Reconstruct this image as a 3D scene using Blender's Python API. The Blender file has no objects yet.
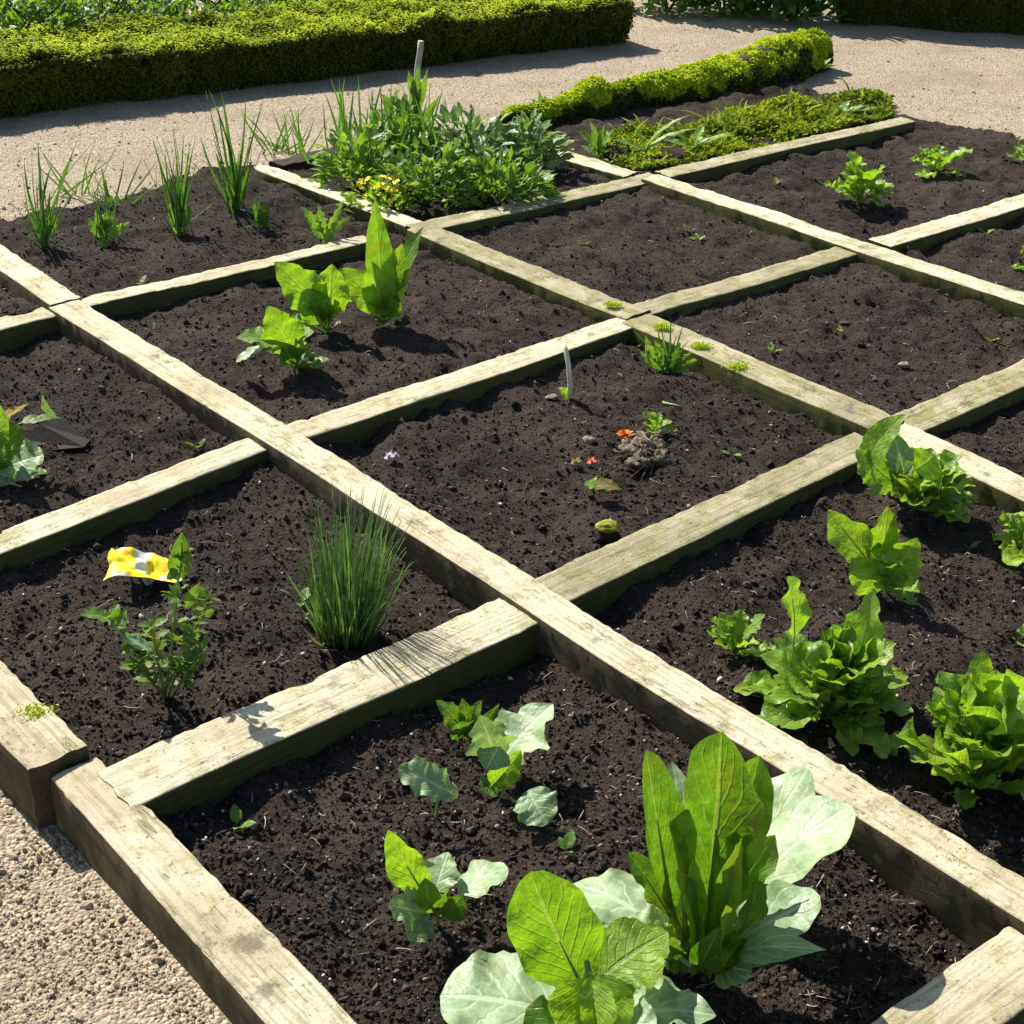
import bpy, math, random
import numpy as np
from mathutils import Vector, Matrix

R = math.radians
rng = np.random.default_rng(11)
random.seed(11)
S = bpy.context.scene
COL = S.collection

# ------------------------------------------------------------------ camera
TOP = 0.12                     # height of the timber tops above the soil
CAMZ = 1.62
F = 1434.94
PITCH, ROLL = 0.51393, 0.03664
M3 = (Matrix.Rotation(math.pi/2 - PITCH, 3, 'X') @ Matrix.Rotation(ROLL, 3, 'Z'))
NM = np.array(M3)
EYE = np.array([0, 0, CAMZ])
cam = bpy.data.cameras.new('camera')
cam.sensor_width = 36
cam.lens = 36*F/1024
cam.clip_start, cam.clip_end = 0.05, 2000
cam_o = bpy.data.objects.new('camera', cam)
cam_o.matrix_world = Matrix.Translation((0, 0, CAMZ)) @ M3.to_4x4()
COL.objects.link(cam_o)
S.camera = cam_o

def ray(px, py):
    return NM @ np.array([(px-512)/F, -(py-512)/F, -1.0])
def at(px, py, z=0.0):
    """point at height z seen in direction (px, py)"""
    d = ray(px, py)
    return EYE + d*((z-CAMZ)/d[2])
def up_at(base, px, py, fwd=0.0):
    """point on the upright plane that passes fwd metres in front of base"""
    d = ray(px, py)
    n = np.array([base[0], base[1], 0.0]); n /= np.linalg.norm(n)
    return EYE + d*((n @ (base-EYE)-fwd)/(n @ d))
def ppm(p):
    """metres per pixel at p"""
    return float((p-EYE) @ (NM @ np.array([0, 0, -1.0])))/F

DA = np.array([math.cos(-0.83794), math.sin(-0.83794)])   # one timber direction
DB = np.array([-DA[1], DA[0]])                            # the other

# ------------------------------------------------------------------ noise
def _h(ix, iy, iz, s):
    n = (ix*374761393 + iy*668265263 + iz*2147483647 + s*1274126177) & 0xffffffff
    n = ((n ^ (n >> 13))*1274126177) & 0xffffffff
    n = ((n ^ (n >> 16))*2246822519) & 0xffffffff
    return ((n ^ (n >> 15)) & 0xffff)/65535.0*2-1
def noise(p, s=0):
    p = np.asarray(p, float)
    i = np.floor(p).astype(np.int64); f = p-i; f = f*f*(3-2*f)
    out = 0
    for dx in (0, 1):
        for dy in (0, 1):
            for dz in (0, 1):
                w = (f[..., 0] if dx else 1-f[..., 0])*(f[..., 1] if dy else 1-f[..., 1])*(f[..., 2] if dz else 1-f[..., 2])
                out = out + w*_h(i[..., 0]+dx, i[..., 1]+dy, i[..., 2]+dz, s)
    return out
def fbm(p, o=4, s=0):
    p = np.asarray(p, float); a, t = 1.0, 0
    for k in range(o):
        t = t + a*noise(p*2.03**k, s+k*17); a *= .5
    return t

# ------------------------------------------------------------------ mesh builder
class MB:
    def __init__(self):
        self.v, self.uv, self.t = [], [], []
        self.f, self.m, self.n = {3: [], 4: []}, {3: [], 4: []}, 0
    def add(self, v, f, uv=None, tint=.5, mat=0):
        v = np.asarray(v, float); f = np.asarray(f, np.int64)
        k = len(v)
        self.v.append(v)
        self.uv.append(np.zeros((k, 2)) if uv is None else uv)
        self.t.append(np.broadcast_to(np.asarray(tint, float), (k,)))
        q = f.shape[1]
        self.f[q].append(f+self.n)
        self.m[q].append(np.broadcast_to(np.asarray(mat), (len(f),)))
        self.n += k
    def more(self, f, mat=0, off=0):
        f = np.asarray(f, np.int64); q = f.shape[1]
        self.f[q].append(f+off); self.m[q].append(np.broadcast_to(np.asarray(mat), (len(f),)))
    def mesh(self, name, mats, org=None, smooth=True):
        v = np.concatenate(self.v)
        if org is not None: v = v-np.asarray(org)
        uv = np.concatenate(self.uv); t = np.concatenate(self.t)
        fs, ms, tot = [], [], []
        for q in (3, 4):
            if self.f[q]:
                a = np.concatenate(self.f[q]); fs.append(a.ravel()); tot.append(np.full(len(a), q)); ms.append(np.concatenate(self.m[q]))
        fs = np.concatenate(fs); ms = np.concatenate(ms); tot = np.concatenate(tot)
        me = bpy.data.meshes.new(name)
        me.vertices.add(len(v)); me.vertices.foreach_set('co', v.astype(np.float32).ravel())
        me.loops.add(len(fs)); me.loops.foreach_set('vertex_index', fs.astype(np.int32))
        me.polygons.add(len(tot))
        me.polygons.foreach_set('loop_start', np.concatenate([[0], np.cumsum(tot)[:-1]]).astype(np.int32))
        me.polygons.foreach_set('loop_total', tot.astype(np.int32))
        me.polygons.foreach_set('material_index', ms.astype(np.int32))
        me.polygons.foreach_set('use_smooth', np.full(len(tot), smooth))
        for m in (mats if isinstance(mats, (list, tuple)) else [mats]): me.materials.append(m)
        l = me.uv_layers.new(name='UVMap'); l.data.foreach_set('uv', uv[fs].astype(np.float32).ravel())
        a = me.attributes.new('tint', 'FLOAT', 'POINT'); a.data.foreach_set('value', t.astype(np.float32))
        me.update(calc_edges=True)
        return me
    def build(self, name, mats, parent=None, org=None, smooth=True):
        if parent is not None and org is None: org = np.array(parent.location)
        o = bpy.data.objects.new(name, self.mesh(name, mats, org, smooth))
        COL.objects.link(o)
        if parent is not None: o.parent = parent
        elif org is not None: o.location = org
        return o

def tag(o, label=None, cat=None, group=None, kind=None):
    if label: o['label'] = label
    if cat: o['category'] = cat
    if group: o['group'] = group
    if kind: o['kind'] = kind
    return o
def thing(name, label, cat, loc, group=None):
    o = bpy.data.objects.new(name, None); COL.objects.link(o)
    o.location = [float(x) for x in loc]; o.empty_display_size = .05
    return tag(o, label, cat, group)

# ------------------------------------------------------------------ materials
class NT:
    def __init__(self, name):
        self.m = bpy.data.materials.new(name); self.m.use_nodes = True
        self.t = self.m.node_tree; self.t.nodes.clear()
        self.out = self.n('ShaderNodeOutputMaterial')
    def n(self, ty, **k):
        x = self.t.nodes.new(ty)
        for a, b in k.items(): setattr(x, a, b)
        return x
    def l(self, a, b): self.t.links.new(a, b)
    def put(self, s, v):
        if isinstance(v, bpy.types.NodeSocket): self.l(v, s)
        elif isinstance(v, (tuple, list)) and len(v) == 3 and s.type == 'RGBA': s.default_value = (*v, 1)
        else: s.default_value = v
    def math(self, op, a, b=0.0, c=0.0, clamp=False):
        x = self.n('ShaderNodeMath', operation=op, use_clamp=clamp)
        for s, v in zip(x.inputs, (a, b, c)): self.put(s, v)
        return x.outputs[0]
    def mix(self, f, a, b, ty='MIX'):
        x = self.n('ShaderNodeMix', data_type='RGBA', blend_type=ty)
        self.put(x.inputs[0], f); self.put(x.inputs[6], a); self.put(x.inputs[7], b)
        return x.outputs[2]
    def ramp(self, f, lo, hi, a=0.0, b=1.0):
        x = self.n('ShaderNodeMapRange', interpolation_type='SMOOTHSTEP')
        for k, v in enumerate((f, lo, hi, a, b)): self.put(x.inputs[k], v)
        return x.outputs[0]
    def noise(self, vec, sc, det=4, rough=.6):
        x = self.n('ShaderNodeTexNoise'); self.put(x.inputs['Vector'], vec)
        x.inputs['Scale'].default_value = sc; x.inputs['Detail'].default_value = det; x.inputs['Roughness'].default_value = rough
        return x.outputs[0]
    def voro(self, vec, sc, out='Distance', feat='F1'):
        x = self.n('ShaderNodeTexVoronoi', feature=feat); self.put(x.inputs['Vector'], vec); x.inputs['Scale'].default_value = sc
        return x.outputs[out]
    def scale(self, vec, s):
        x = self.n('ShaderNodeMapping'); self.put(x.inputs[0], vec); x.inputs['Scale'].default_value = s
        return x.outputs[0]
    def bump(self, h, st, dist):
        x = self.n('ShaderNodeBump'); self.put(x.inputs['Height'], h); x.inputs['Strength'].default_value = st; x.inputs['Distance'].default_value = dist
        return x.outputs[0]
    def bsdf(self, col, rough=.8, spec=.3, nrm=None):
        x = self.n('ShaderNodeBsdfPrincipled'); self.put(x.inputs['Base Color'], col); self.put(x.inputs['Roughness'], rough)
        x.inputs['Specular IOR Level'].default_value = spec
        if nrm is not None: self.l(nrm, x.inputs['Normal'])
        return x.outputs[0]
    def done(self, sh):
        self.l(sh, self.out.inputs[0]); return self.m
    def pos(self):
        return self.n('ShaderNodeNewGeometry').outputs['Position']
    def tint(self):
        return self.n('ShaderNodeAttribute', attribute_name='tint').outputs['Fac']

def mat_leaf(name, ca, cb, rough=.42, spec=.45, trans=.42, vein=.5, veincol=(.30, .38, .14), nv=8, yellow=0.0, spots=0.0, relief=.6):
    """ca..cb: leaf colour picked by the per-leaf tint"""
    g = NT(name)
    uv = g.n('ShaderNodeUVMap', uv_map='UVMap').outputs[0]
    sp = g.n('ShaderNodeSeparateXYZ'); g.l(uv, sp.inputs[0])
    u, v = sp.outputs[0], sp.outputs[1]
    au = g.math('ABSOLUTE', u)
    pos = g.pos()
    warp = g.math('MULTIPLY', g.math('SUBTRACT', g.noise(pos, 45, 2), .5), .10)
    rib = g.ramp(au, .03, .09, 1, 0)
    w = g.math('FRACT', g.math('ADD', g.math('MULTIPLY', g.math('SUBTRACT', v, g.math('MULTIPLY', au, .38)), nv), g.math('MULTIPLY', warp, 4)))
    vn = g.ramp(g.math('ABSOLUTE', g.math('SUBTRACT', w, .5)), .02, .13, 1, 0)
    fade = g.ramp(au, .55, 1.0, 1, .25)
    veins = g.math('MAXIMUM', rib, g.math('MULTIPLY', g.math('MULTIPLY', vn, fade), .6))
    col = g.mix(g.tint(), ca, cb)
    nz = g.noise(pos, 28, 4)
    col = g.mix(g.ramp(nz, .38, .66, 0, .6), col, tuple(c*.6 for c in ca))
    col = g.mix(g.ramp(g.noise(pos, 90, 5, .7), .5, .7, 0, .35), col, tuple(min(1, c*1.3) for c in cb))
    if yellow: col = g.mix(g.math('MULTIPLY', g.ramp(g.noise(pos, 14, 3), .5, .72), yellow), col, (.42, .36, .02))
    col = g.mix(g.math('MULTIPLY', g.ramp(g.math('ADD', au, g.math('MULTIPLY', g.noise(pos, 35, 3), .5)), 1.15, 1.32), .55 if spots else 0.0), col, (.26, .20, .05))
    if spots: col = g.mix(g.math('MULTIPLY', g.ramp(g.noise(pos, 70, 3), .66, .74), spots), col, (.12, .07, .02))
    col = g.mix(g.math('MULTIPLY', veins, vein), col, veincol)
    hgt = g.math('SUBTRACT', g.math('MULTIPLY', g.noise(pos, 110, 3), .5), g.math('MULTIPLY', veins, .55))
    nr = g.bump(g.math('ADD', hgt, g.math('MULTIPLY', g.noise(pos, 38, 2), .9)), relief, .007)
    b = g.bsdf(col, g.ramp(g.noise(pos, 60, 2), .3, .7, rough-.06, rough+.12), spec, nr)
    tr = g.n('ShaderNodeBsdfTranslucent')
    g.put(tr.inputs[0], g.mix(1.0, col, (1.5, 1.55, .42), 'MULTIPLY')); g.l(nr, tr.inputs[1])
    mx = g.n('ShaderNodeMixShader'); mx.inputs[0].default_value = trans
    g.l(b, mx.inputs[1]); g.l(tr.outputs[0], mx.inputs[2])
    return g.done(mx.outputs[0])

def mat_plain(name, ca, cb, sc=30, rough=.85, spec=.25, bump=.3, bd=.004):
    g = NT(name); p = g.pos()
    n = g.noise(p, sc, 6, .65)
    col = g.mix(g.ramp(n, .3, .72), ca, cb)
    return g.done(g.bsdf(col, rough, spec, g.bump(g.noise(p, sc*4, 5, .7), bump, bd)))

def mat_timber(name, pale, grey, algae, cover, lich=.5, dirt=.35):
    """weathered sawn timber: bleached wood, grain along X, algae, lichen spots, dirt"""
    g = NT(name)
    tc = g.n('ShaderNodeTexCoord').outputs['Object']
    oi = g.n('ShaderNodeObjectInfo').outputs['Random']
    ad = g.n('ShaderNodeVectorMath', operation='ADD'); g.l(tc, ad.inputs[0])
    cb = g.n('ShaderNodeCombineXYZ')
    for k in range(3): g.l(g.math('MULTIPLY', oi, 17.3+9*k), cb.inputs[k])
    g.l(cb.outputs[0], ad.inputs[1]); v = ad.outputs[0]
    grain = g.noise(g.scale(v, (3, 60, 60)), 1.6, 5, .7)
    fine = g.noise(v, 150, 8, .85)
    big = g.noise(v, 5.5, 5, .6)
    mid = g.noise(v, 17, 5, .65)
    col = g.mix(g.ramp(big, .36, .66), pale, grey)
    col = g.mix(g.ramp(grain, .35, .75, 0, .25), col, tuple(c*.62 for c in grey))
    col = g.mix(g.ramp(fine, .50, .66, 0, .75), col, tuple(c*.36 for c in grey))
    col = g.mix(g.ramp(g.noise(v, 34, 8, .8), .52, .66, 0, .5), col, tuple(c*.55 for c in grey))
    col = g.mix(g.math('MULTIPLY', g.ramp(mid, .60-.45*cover, .74-.40*cover), min(1, .55+.45*cover)), col, algae)
    d = g.voro(v, 62); d2 = g.voro(v, 24)
    col = g.mix(g.math('MULTIPLY', g.ramp(d, .12, .22, 1, 0), g.math('MULTIPLY', g.ramp(mid, .42, .55), lich)), col, (.07, .06, .035))
    col = g.mix(g.math('MULTIPLY', g.ramp(d2, .14, .30, 1, 0), g.math('MULTIPLY', g.ramp(big, .45, .6), lich)), col, (.42, .38, .16))
    col = g.mix(g.math('MULTIPLY', g.ramp(g.noise(v, 9, 7, .72), .56, .68), dirt), col, (.06, .048, .032))
    rv = g.n('ShaderNodeObjectInfo').outputs['Random']
    col = g.mix(g.ramp(g.math('FRACT', g.math('MULTIPLY', rv, 7.7)), 0, 1, 0, .30), col, tuple(c*.8 for c in grey))
    gl = g.noise(g.scale(v, (1.5, 90, 90)), 1.4, 4, .6)
    col = g.mix(g.ramp(gl, .52, .62, 0, .45), col, tuple(c*.45 for c in grey))
    crack = g.ramp(g.noise(g.scale(v, (1.2, 26, 26)), 1.5, 3, .5), .485, .5, 0, 1)
    crack2 = g.ramp(g.noise(g.scale(v, (1.2, 26, 26)), 1.5, 3, .5), .5, .515, 1, 0)
    ck = g.math('MULTIPLY', g.math('MULTIPLY', crack, crack2), g.ramp(mid, .48, .6))
    col = g.mix(g.math('MULTIPLY', ck, .35), col, (.10, .08, .05))
    h = g.math('ADD', g.math('ADD', g.math('MULTIPLY', grain, .25), g.math('MULTIPLY', fine, .8)), g.math('ADD', g.math('MULTIPLY', ck, -.6), g.math('MULTIPLY', gl, -.5)))
    return g.done(g.bsdf(col, .85, .2, g.bump(h, .9, .007)))

def mat_soil():
    g = NT('soil'); p = g.pos()
    a, b, c = g.noise(p, 3, 4), g.noise(p, 40, 6, .75), g.noise(p, 190, 5, .8)
    col = g.mix(g.ramp(b, .3, .7), (.016, .012, .0095), (.075, .055, .043))
    col = g.mix(g.ramp(a, .4, .65, 0, .55), col, (.084, .060, .046))
    col = g.mix(g.ramp(c, .57, .70, 0, .8), col, (.25, .19, .15))
    v = g.voro(p, 130)
    col = g.mix(g.ramp(g.noise(p, 5.5, 5, .65), .52, .66, 0, .5), col, (.105, .080, .062))
    col = g.mix(g.ramp(g.noise(p, 2.1, 4, .6), .55, .68, 0, .55), col, (.016, .0115, .009))
    h = g.math('ADD', g.math('MULTIPLY', v, -.6), g.math('ADD', c, g.math('MULTIPLY', b, 1.5)))
    return g.done(g.bsdf(col, .95, .12, g.bump(h, 1.0, .012)))
def mat_gravel():
    g = NT('gravel'); p = g.pos()
    v = g.n('ShaderNodeTexVoronoi'); g.l(p, v.inputs['Vector']); v.inputs['Scale'].default_value = 150
    sp = g.n('ShaderNodeSeparateColor'); g.l(v.outputs['Color'], sp.inputs[0])
    col = g.mix(sp.outputs[0], (.24, .19, .125), (.47, .39, .275))
    col = g.mix(g.ramp(sp.outputs[1], .8, .95, 0, .7), col, (.14, .11, .08))
    col = g.mix(g.ramp(g.noise(p, 2.5, 6, .7), .46, .66, 0, .6), col, (.24, .19, .13))
    col = g.mix(g.ramp(g.noise(p, 11, 6, .75), .58, .7, 0, .6), col, (.13, .10, .07))
    h = g.math('ADD', g.math('MULTIPLY', v.outputs['Distance'], -.9), g.noise(p, 40, 6, .75))
    return g.done(g.bsdf(col, .9, .2, g.bump(h, .75, .010)))
def mat_tinted(name, ca, cb, rough=.9, sc=120):
    g = NT(name); p = g.pos()
    col = g.mix(g.tint(), ca, cb)
    col = g.mix(g.ramp(g.noise(p, sc, 4), .4, .7, 0, .5), col, tuple(x*.5 for x in ca))
    return g.done(g.bsdf(col, rough, .2, g.bump(g.noise(p, sc*2, 4), .4, .003)))

m_soil, m_gravel = mat_soil(), mat_gravel()
m_crumb = mat_tinted('soil_crumb', (.014, .0105, .0085), (.135, .10, .078), .95, 200)
m_stone = mat_tinted('gravel_stone', (.17, .13, .08), (.54, .45, .32), .85, 150)
m_grit = mat_tinted('pale_grit', (.22, .17, .13), (.60, .54, .48), .8, 200)
m_top = mat_timber('bleached_timber', (.82, .74, .53), (.58, .49, .31), (.36, .35, .12), .2, .7, .7)
m_top2 = mat_timber('lichened_timber', (.52, .46, .30), (.36, .31, .185), (.26, .25, .075), .36, 1.0, .75)
m_sidegreen = mat_timber('algae_timber', (.17, .15, .045), (.10, .09, .028), (.085, .088, .018), .75, .2, .35)
m_sidebrown = mat_timber('damp_timber', (.16, .12, .065), (.10, .072, .038), (.075, .068, .022), .2, .3, .5)
m_dark = mat_timber('rotten_timber', (.060, .05, .035), (.035, .03, .02), (.05, .055, .015), .3, .2, .5)
m_spin = mat_leaf('spinach_leaf', (.045, .135, .012), (.17, .32, .025), rough=.40, trans=.42, yellow=.3, spots=.4)
m_lime = mat_leaf('lime_leaf', (.13, .27, .016), (.29, .43, .035), rough=.45, trans=.5)
m_pale = mat_leaf('glaucous_leaf', (.13, .25, .10), (.34, .45, .23), rough=.46, spec=.45, trans=.28, veincol=(.50, .58, .40), vein=.6, nv=5, relief=.3, yellow=.15, spots=.35)
m_lett = mat_leaf('lettuce_leaf', (.09, .23, .016), (.31, .47, .045), rough=.36, trans=.42, veincol=(.36, .46, .16), vein=.45, yellow=.35, spots=.3)
m_blade = mat_leaf('grass_blade', (.040, .12, .022), (.13, .26, .035), rough=.45, trans=.35, vein=.2)
m_chive = mat_leaf('chive_blade', (.07, .165, .04), (.22, .36, .10), rough=.5, trans=.25, vein=0)
m_herb = mat_leaf('herb_leaf', (.045, .13, .016), (.16, .27, .03), rough=.45, trans=.4, yellow=.35)
m_weed = mat_leaf('weed_leaf', (.06, .16, .022), (.25, .40, .055), rough=.38, trans=.4, spots=.2)
def mat_tuft(name, ca, cb, dead, trans):
    g = NT(name); p = g.pos()
    col = g.mix(g.tint(), ca, cb)
    col = g.mix(g.ramp(g.noise(p, 24, 4, .7), .60, .72, 0, .8), col, dead)
    b = g.bsdf(col, .7, .15); tr = g.n('ShaderNodeBsdfTranslucent'); g.put(tr.inputs[0], col)
    mx = g.n('ShaderNodeMixShader'); mx.inputs[0].default_value = trans; g.l(b, mx.inputs[1]); g.l(tr.outputs[0], mx.inputs[2])
    return g.done(mx.outputs[0])
m_weedpale = mat_leaf('greyish_weed_leaf', (.10, .20, .07), (.32, .44, .22), rough=.36, trans=.3, spots=.2)
m_box = mat_tuft('hedge_leaf', (.030, .040, .004), (.085, .095, .007), (.05, .04, .01), .10)  # dark colour holds the shade of the hedge and log fronts
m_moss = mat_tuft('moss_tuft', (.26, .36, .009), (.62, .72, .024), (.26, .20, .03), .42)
m_cover = mat_tuft('ground_cover_leaf', (.09, .14, .009), (.38, .46, .022), (.20, .17, .04), .4)
m_dry = mat_leaf('withered_leaf', (.10, .06, .02), (.34, .25, .04), rough=.7, spec=.2, trans=.25, spots=.6)
m_stem = mat_plain('green_stem', (.10, .19, .03), (.20, .28, .07), 60, .55, .4, .2)
m_stempale = mat_plain('pale_stalk', (.52, .47, .30), (.68, .62, .45), 50, .6)
m_wood = mat_plain('grey_stick', (.30, .25, .19), (.46, .40, .32), 60)
m_core = mat_plain('hedge_twigs', (.012, .013, .004), (.035, .03, .010), 40)
m_bark = mat_plain('mossy_bark', (.015, .016, .006), (.045, .05, .01), 30)
m_clod = mat_plain('dry_clod', (.03, .023, .018), (.24, .19, .13), 45, .95)
m_orange = mat_plain('orange_petal', (.55, .13, .008), (.70, .25, .015), 60, .6)
m_red = mat_plain('red_petal', (.32, .03, .02), (.45, .07, .04), 60, .6)
m_yellow = mat_plain('yellow_petal', (.75, .55, .02), (.85, .70, .05), 60, .6)
m_mauve = mat_plain('mauve_petal', (.20, .19, .25), (.33, .31, .40), 60, .6)
m_pebble = mat_plain('dusty_pebble', (.12, .10, .08), (.34, .29, .23), 60)
m_lichen = mat_plain('yellow_lichen', (.17, .16, .012), (.30, .28, .025), 80)
m_stone_shadow = mat_plain('dark_stone_shadow', (.008, .007, .006), (.022, .018, .015), 25, .8)  # near black, for the lichen stone and the painted plant shadow
def mat_label():
    g = NT('printed_label'); p = g.pos()
    col = g.mix(g.ramp(g.noise(p, 30, 3), .56, .64), (.88, .70, .015), (.82, .36, .02))
    col = g.mix(g.ramp(g.noise(p, 16, 2), .56, .62), col, (.80, .76, .70))
    return g.done(g.bsdf(col, .3, .5, g.bump(g.noise(p, 40, 3), .2, .005)))
m_label = mat_label()

# ------------------------------------------------------------------ shapes
def nrm(v):
    v = np.asarray(v, float); return v/(np.linalg.norm(v)+1e-9)
def tube(mb, pts, rad, k=7, tint=.5, mat=0):
    pts = np.asarray(pts, float); n = len(pts)
    rad = np.broadcast_to(np.asarray(rad, float), (n,))
    T = np.gradient(pts, axis=0); T /= np.linalg.norm(T, axis=1)[:, None]+1e-9
    ref = np.array([.31, .17, .93]); ref = ref if abs(T[0] @ ref) < .9 else np.array([1., 0, 0])
    A = np.cross(T, ref); A /= np.linalg.norm(A, axis=1)[:, None]+1e-9
    B = np.cross(T, A); a = np.arange(k)*2*math.pi/k
    v = pts[:, None]+rad[:, None, None]*(np.cos(a)[None, :, None]*A[:, None]+np.sin(a)[None, :, None]*B[:, None])
    i = np.arange(n-1)[:, None]*k; j = np.arange(k)[None]; j2 = (j+1) % k
    f = np.stack([i+j, i+j2, i+k+j2, i+k+j], -1).reshape(-1, 4)
    v = np.concatenate([v.reshape(-1, 3), pts[:1], pts[-1:]])
    c0, c1 = n*k, n*k+1
    off = mb.n
    mb.add(v, f, tint=tint, mat=mat)
    e = [(c0, (q+1) % k, q) for q in range(k)]+[(c1, (n-1)*k+q, (n-1)*k+(q+1) % k) for q in range(k)]
    mb.more(np.array(e), mat, off)
def bez(a, b, c, n):
    t = np.linspace(0, 1, n)[:, None]
    return (1-t)**2*a+2*t*(1-t)*b+t*t*c

def leaf(mb, base, tip, width, up, bend=.12, fold=.15, ruffle=.06, shape='ovate', tint=.5, pet=.2, lobe=.0, lobes=5,
         nu=11, nv=26, seed=None, mat=0, petw=.05, pucker=.02, curl=0.0, notch=0.0):
    """one leaf blade: base -> tip, full width, upper side towards `up`"""
    r = np.random.default_rng(rng.integers(1 << 30) if seed is None else seed)
    base, tip, up = np.asarray(base, float), np.asarray(tip, float), nrm(up)
    L = np.linalg.norm(tip-base); ax = (tip-base)/(L+1e-9)
    n0 = nrm(up-ax*(up @ ax)); side0 = np.cross(ax, n0)
    c = (base+tip)/2+n0*bend*L+side0*r.normal(0, .03)*L
    t = np.linspace(0, 1, nv); t = .55*t+.45*np.sin(t*math.pi/2); tt = t[:, None]; C = (1-tt)**2*base+2*tt*(1-tt)*c+tt*tt*tip
    T = np.gradient(C, axis=0); T /= np.linalg.norm(T, axis=1)[:, None]+1e-12
    N = n0[None]-T*(T @ n0)[:, None]; N /= np.linalg.norm(N, axis=1)[:, None]
    Sd = np.cross(T, N)
    if shape == 'blade':
        w = (1-t**2.2)**.8*(.65+.35*np.minimum(1, t*4))
    else:
        a, b = dict(ovate=(.75, .8), obovate=(1.5, .72), round=(.95, .52), lance=(.85, 1.15), oblong=(1.15, .5))[shape]
        x = np.clip((t-pet)/(1-pet), 0, 1)
        w = np.sin(math.pi*np.clip(x, 0, 1)**a)**b
        w = np.where(t <= pet, 0, w)
        w = np.maximum(w, petw*(1-.5*t)*np.where(t < .97, 1, .3))
    w = w*width/2
    s = np.linspace(-1, 1, nu)
    ph = r.uniform(0, 6.28, 6)
    edge = []
    for k in (0, 1):
        e = 1+lobe*np.sin(lobes*t*2*math.pi+ph[k])+.5*lobe*np.sin(lobes*2.3*t*2*math.pi+ph[k+2])+.05*np.sin(17*t+ph[k+4])
        edge.append(e)
    m = np.where(s[None] < 0, edge[0][:, None], edge[1][:, None])
    sw = s[None]*w[:, None]*m
    frac = w/(width/2+1e-9)
    rf = r.uniform(2.0, 3.4, 2)
    ruf = np.where(s[None] < 0, np.sin(rf[0]*t*6.28+ph[0])[:, None], np.sin(rf[1]*t*6.28+ph[1])[:, None])
    ruf = ruf+.5*np.where(s[None] < 0, np.sin(rf[1]*2.3*t*6.28+ph[2])[:, None], np.sin(rf[0]*2.1*t*6.28+ph[3])[:, None])
    h = fold*np.abs(s[None])**1.4*w[:, None]+ruffle*width*np.abs(s[None])**1.8*ruf*frac[:, None]
    h = h+pucker*width*np.cos((t[:, None]-.35*np.abs(s[None]))*8*6.28)*np.abs(s[None])*(1-np.abs(s[None]))*3*frac[:, None]
    h = h-curl*width*np.abs(s[None])**3*frac[:, None]
    V = C[:, None]+Sd[:, None]*sw[..., None]+N[:, None]*h[..., None]
    if notch: V = V-T[:, None]*(notch*L*np.exp(-(s/.22)**2)[None, :, None]*(t**6)[:, None, None])
    V = V.reshape(-1, 3)
    uv = np.stack(np.broadcast_arrays(s[None], t[:, None]), -1).reshape(-1, 2)
    i = np.arange(nv-1)[:, None]*nu; j = np.arange(nu-1)[None]
    f = np.stack([i+j, i+j+1, i+nu+j+1, i+nu+j], -1).reshape(-1, 4)
    mb.add(V, f, uv, tint, mat)
    if pet > .08 and width > .03:      # a stalk with real thickness under the blade
        k = max(4, int(nv*min(.75, pet+.35)))
        rr = np.linspace(max(.0022, petw*width*.55), .0009, k)
        tube(mb, C[:k]-N[:k]*rr[:, None]*.8, rr, 6, tint, mat)

def cards(mb, P, N, size, tint, spread=.9, mat=0, asp=.55):
    """many small folded leaves"""
    k = len(P)
    d = N+rng.normal(0, spread, (k, 3)); d /= np.linalg.norm(d, axis=1)[:, None]+1e-9
    q = np.cross(d, rng.normal(0, 1, (k, 3))); q /= np.linalg.norm(q, axis=1)[:, None]+1e-9
    w = np.cross(q, d)
    sz = (np.asarray(size)*rng.uniform(.6, 1.35, k))[:, None]
    a = P; b = P+q*sz
    m1, m2 = P+q*sz*.45+d*sz*.06, P+q*sz*.45+d*sz*.06
    e1, e2 = m1+w*sz*asp*.5+d*sz*.12, m1-w*sz*asp*.5+d*sz*.12
    V = np.stack([a, e1, b, e2], 1).reshape(-1, 3)
    uv = np.tile(np.array([[0, 0], [1, .45], [0, 1], [-1, .45]]), (k, 1))
    f = np.arange(k)[:, None]*4+np.array([[0, 1, 2]]); f2 = np.arange(k)[:, None]*4+np.array([[0, 2, 3]])
    off = mb.n
    mb.add(V, f, uv, np.repeat(tint, 4), mat); mb.more(f2, mat, off)

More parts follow.
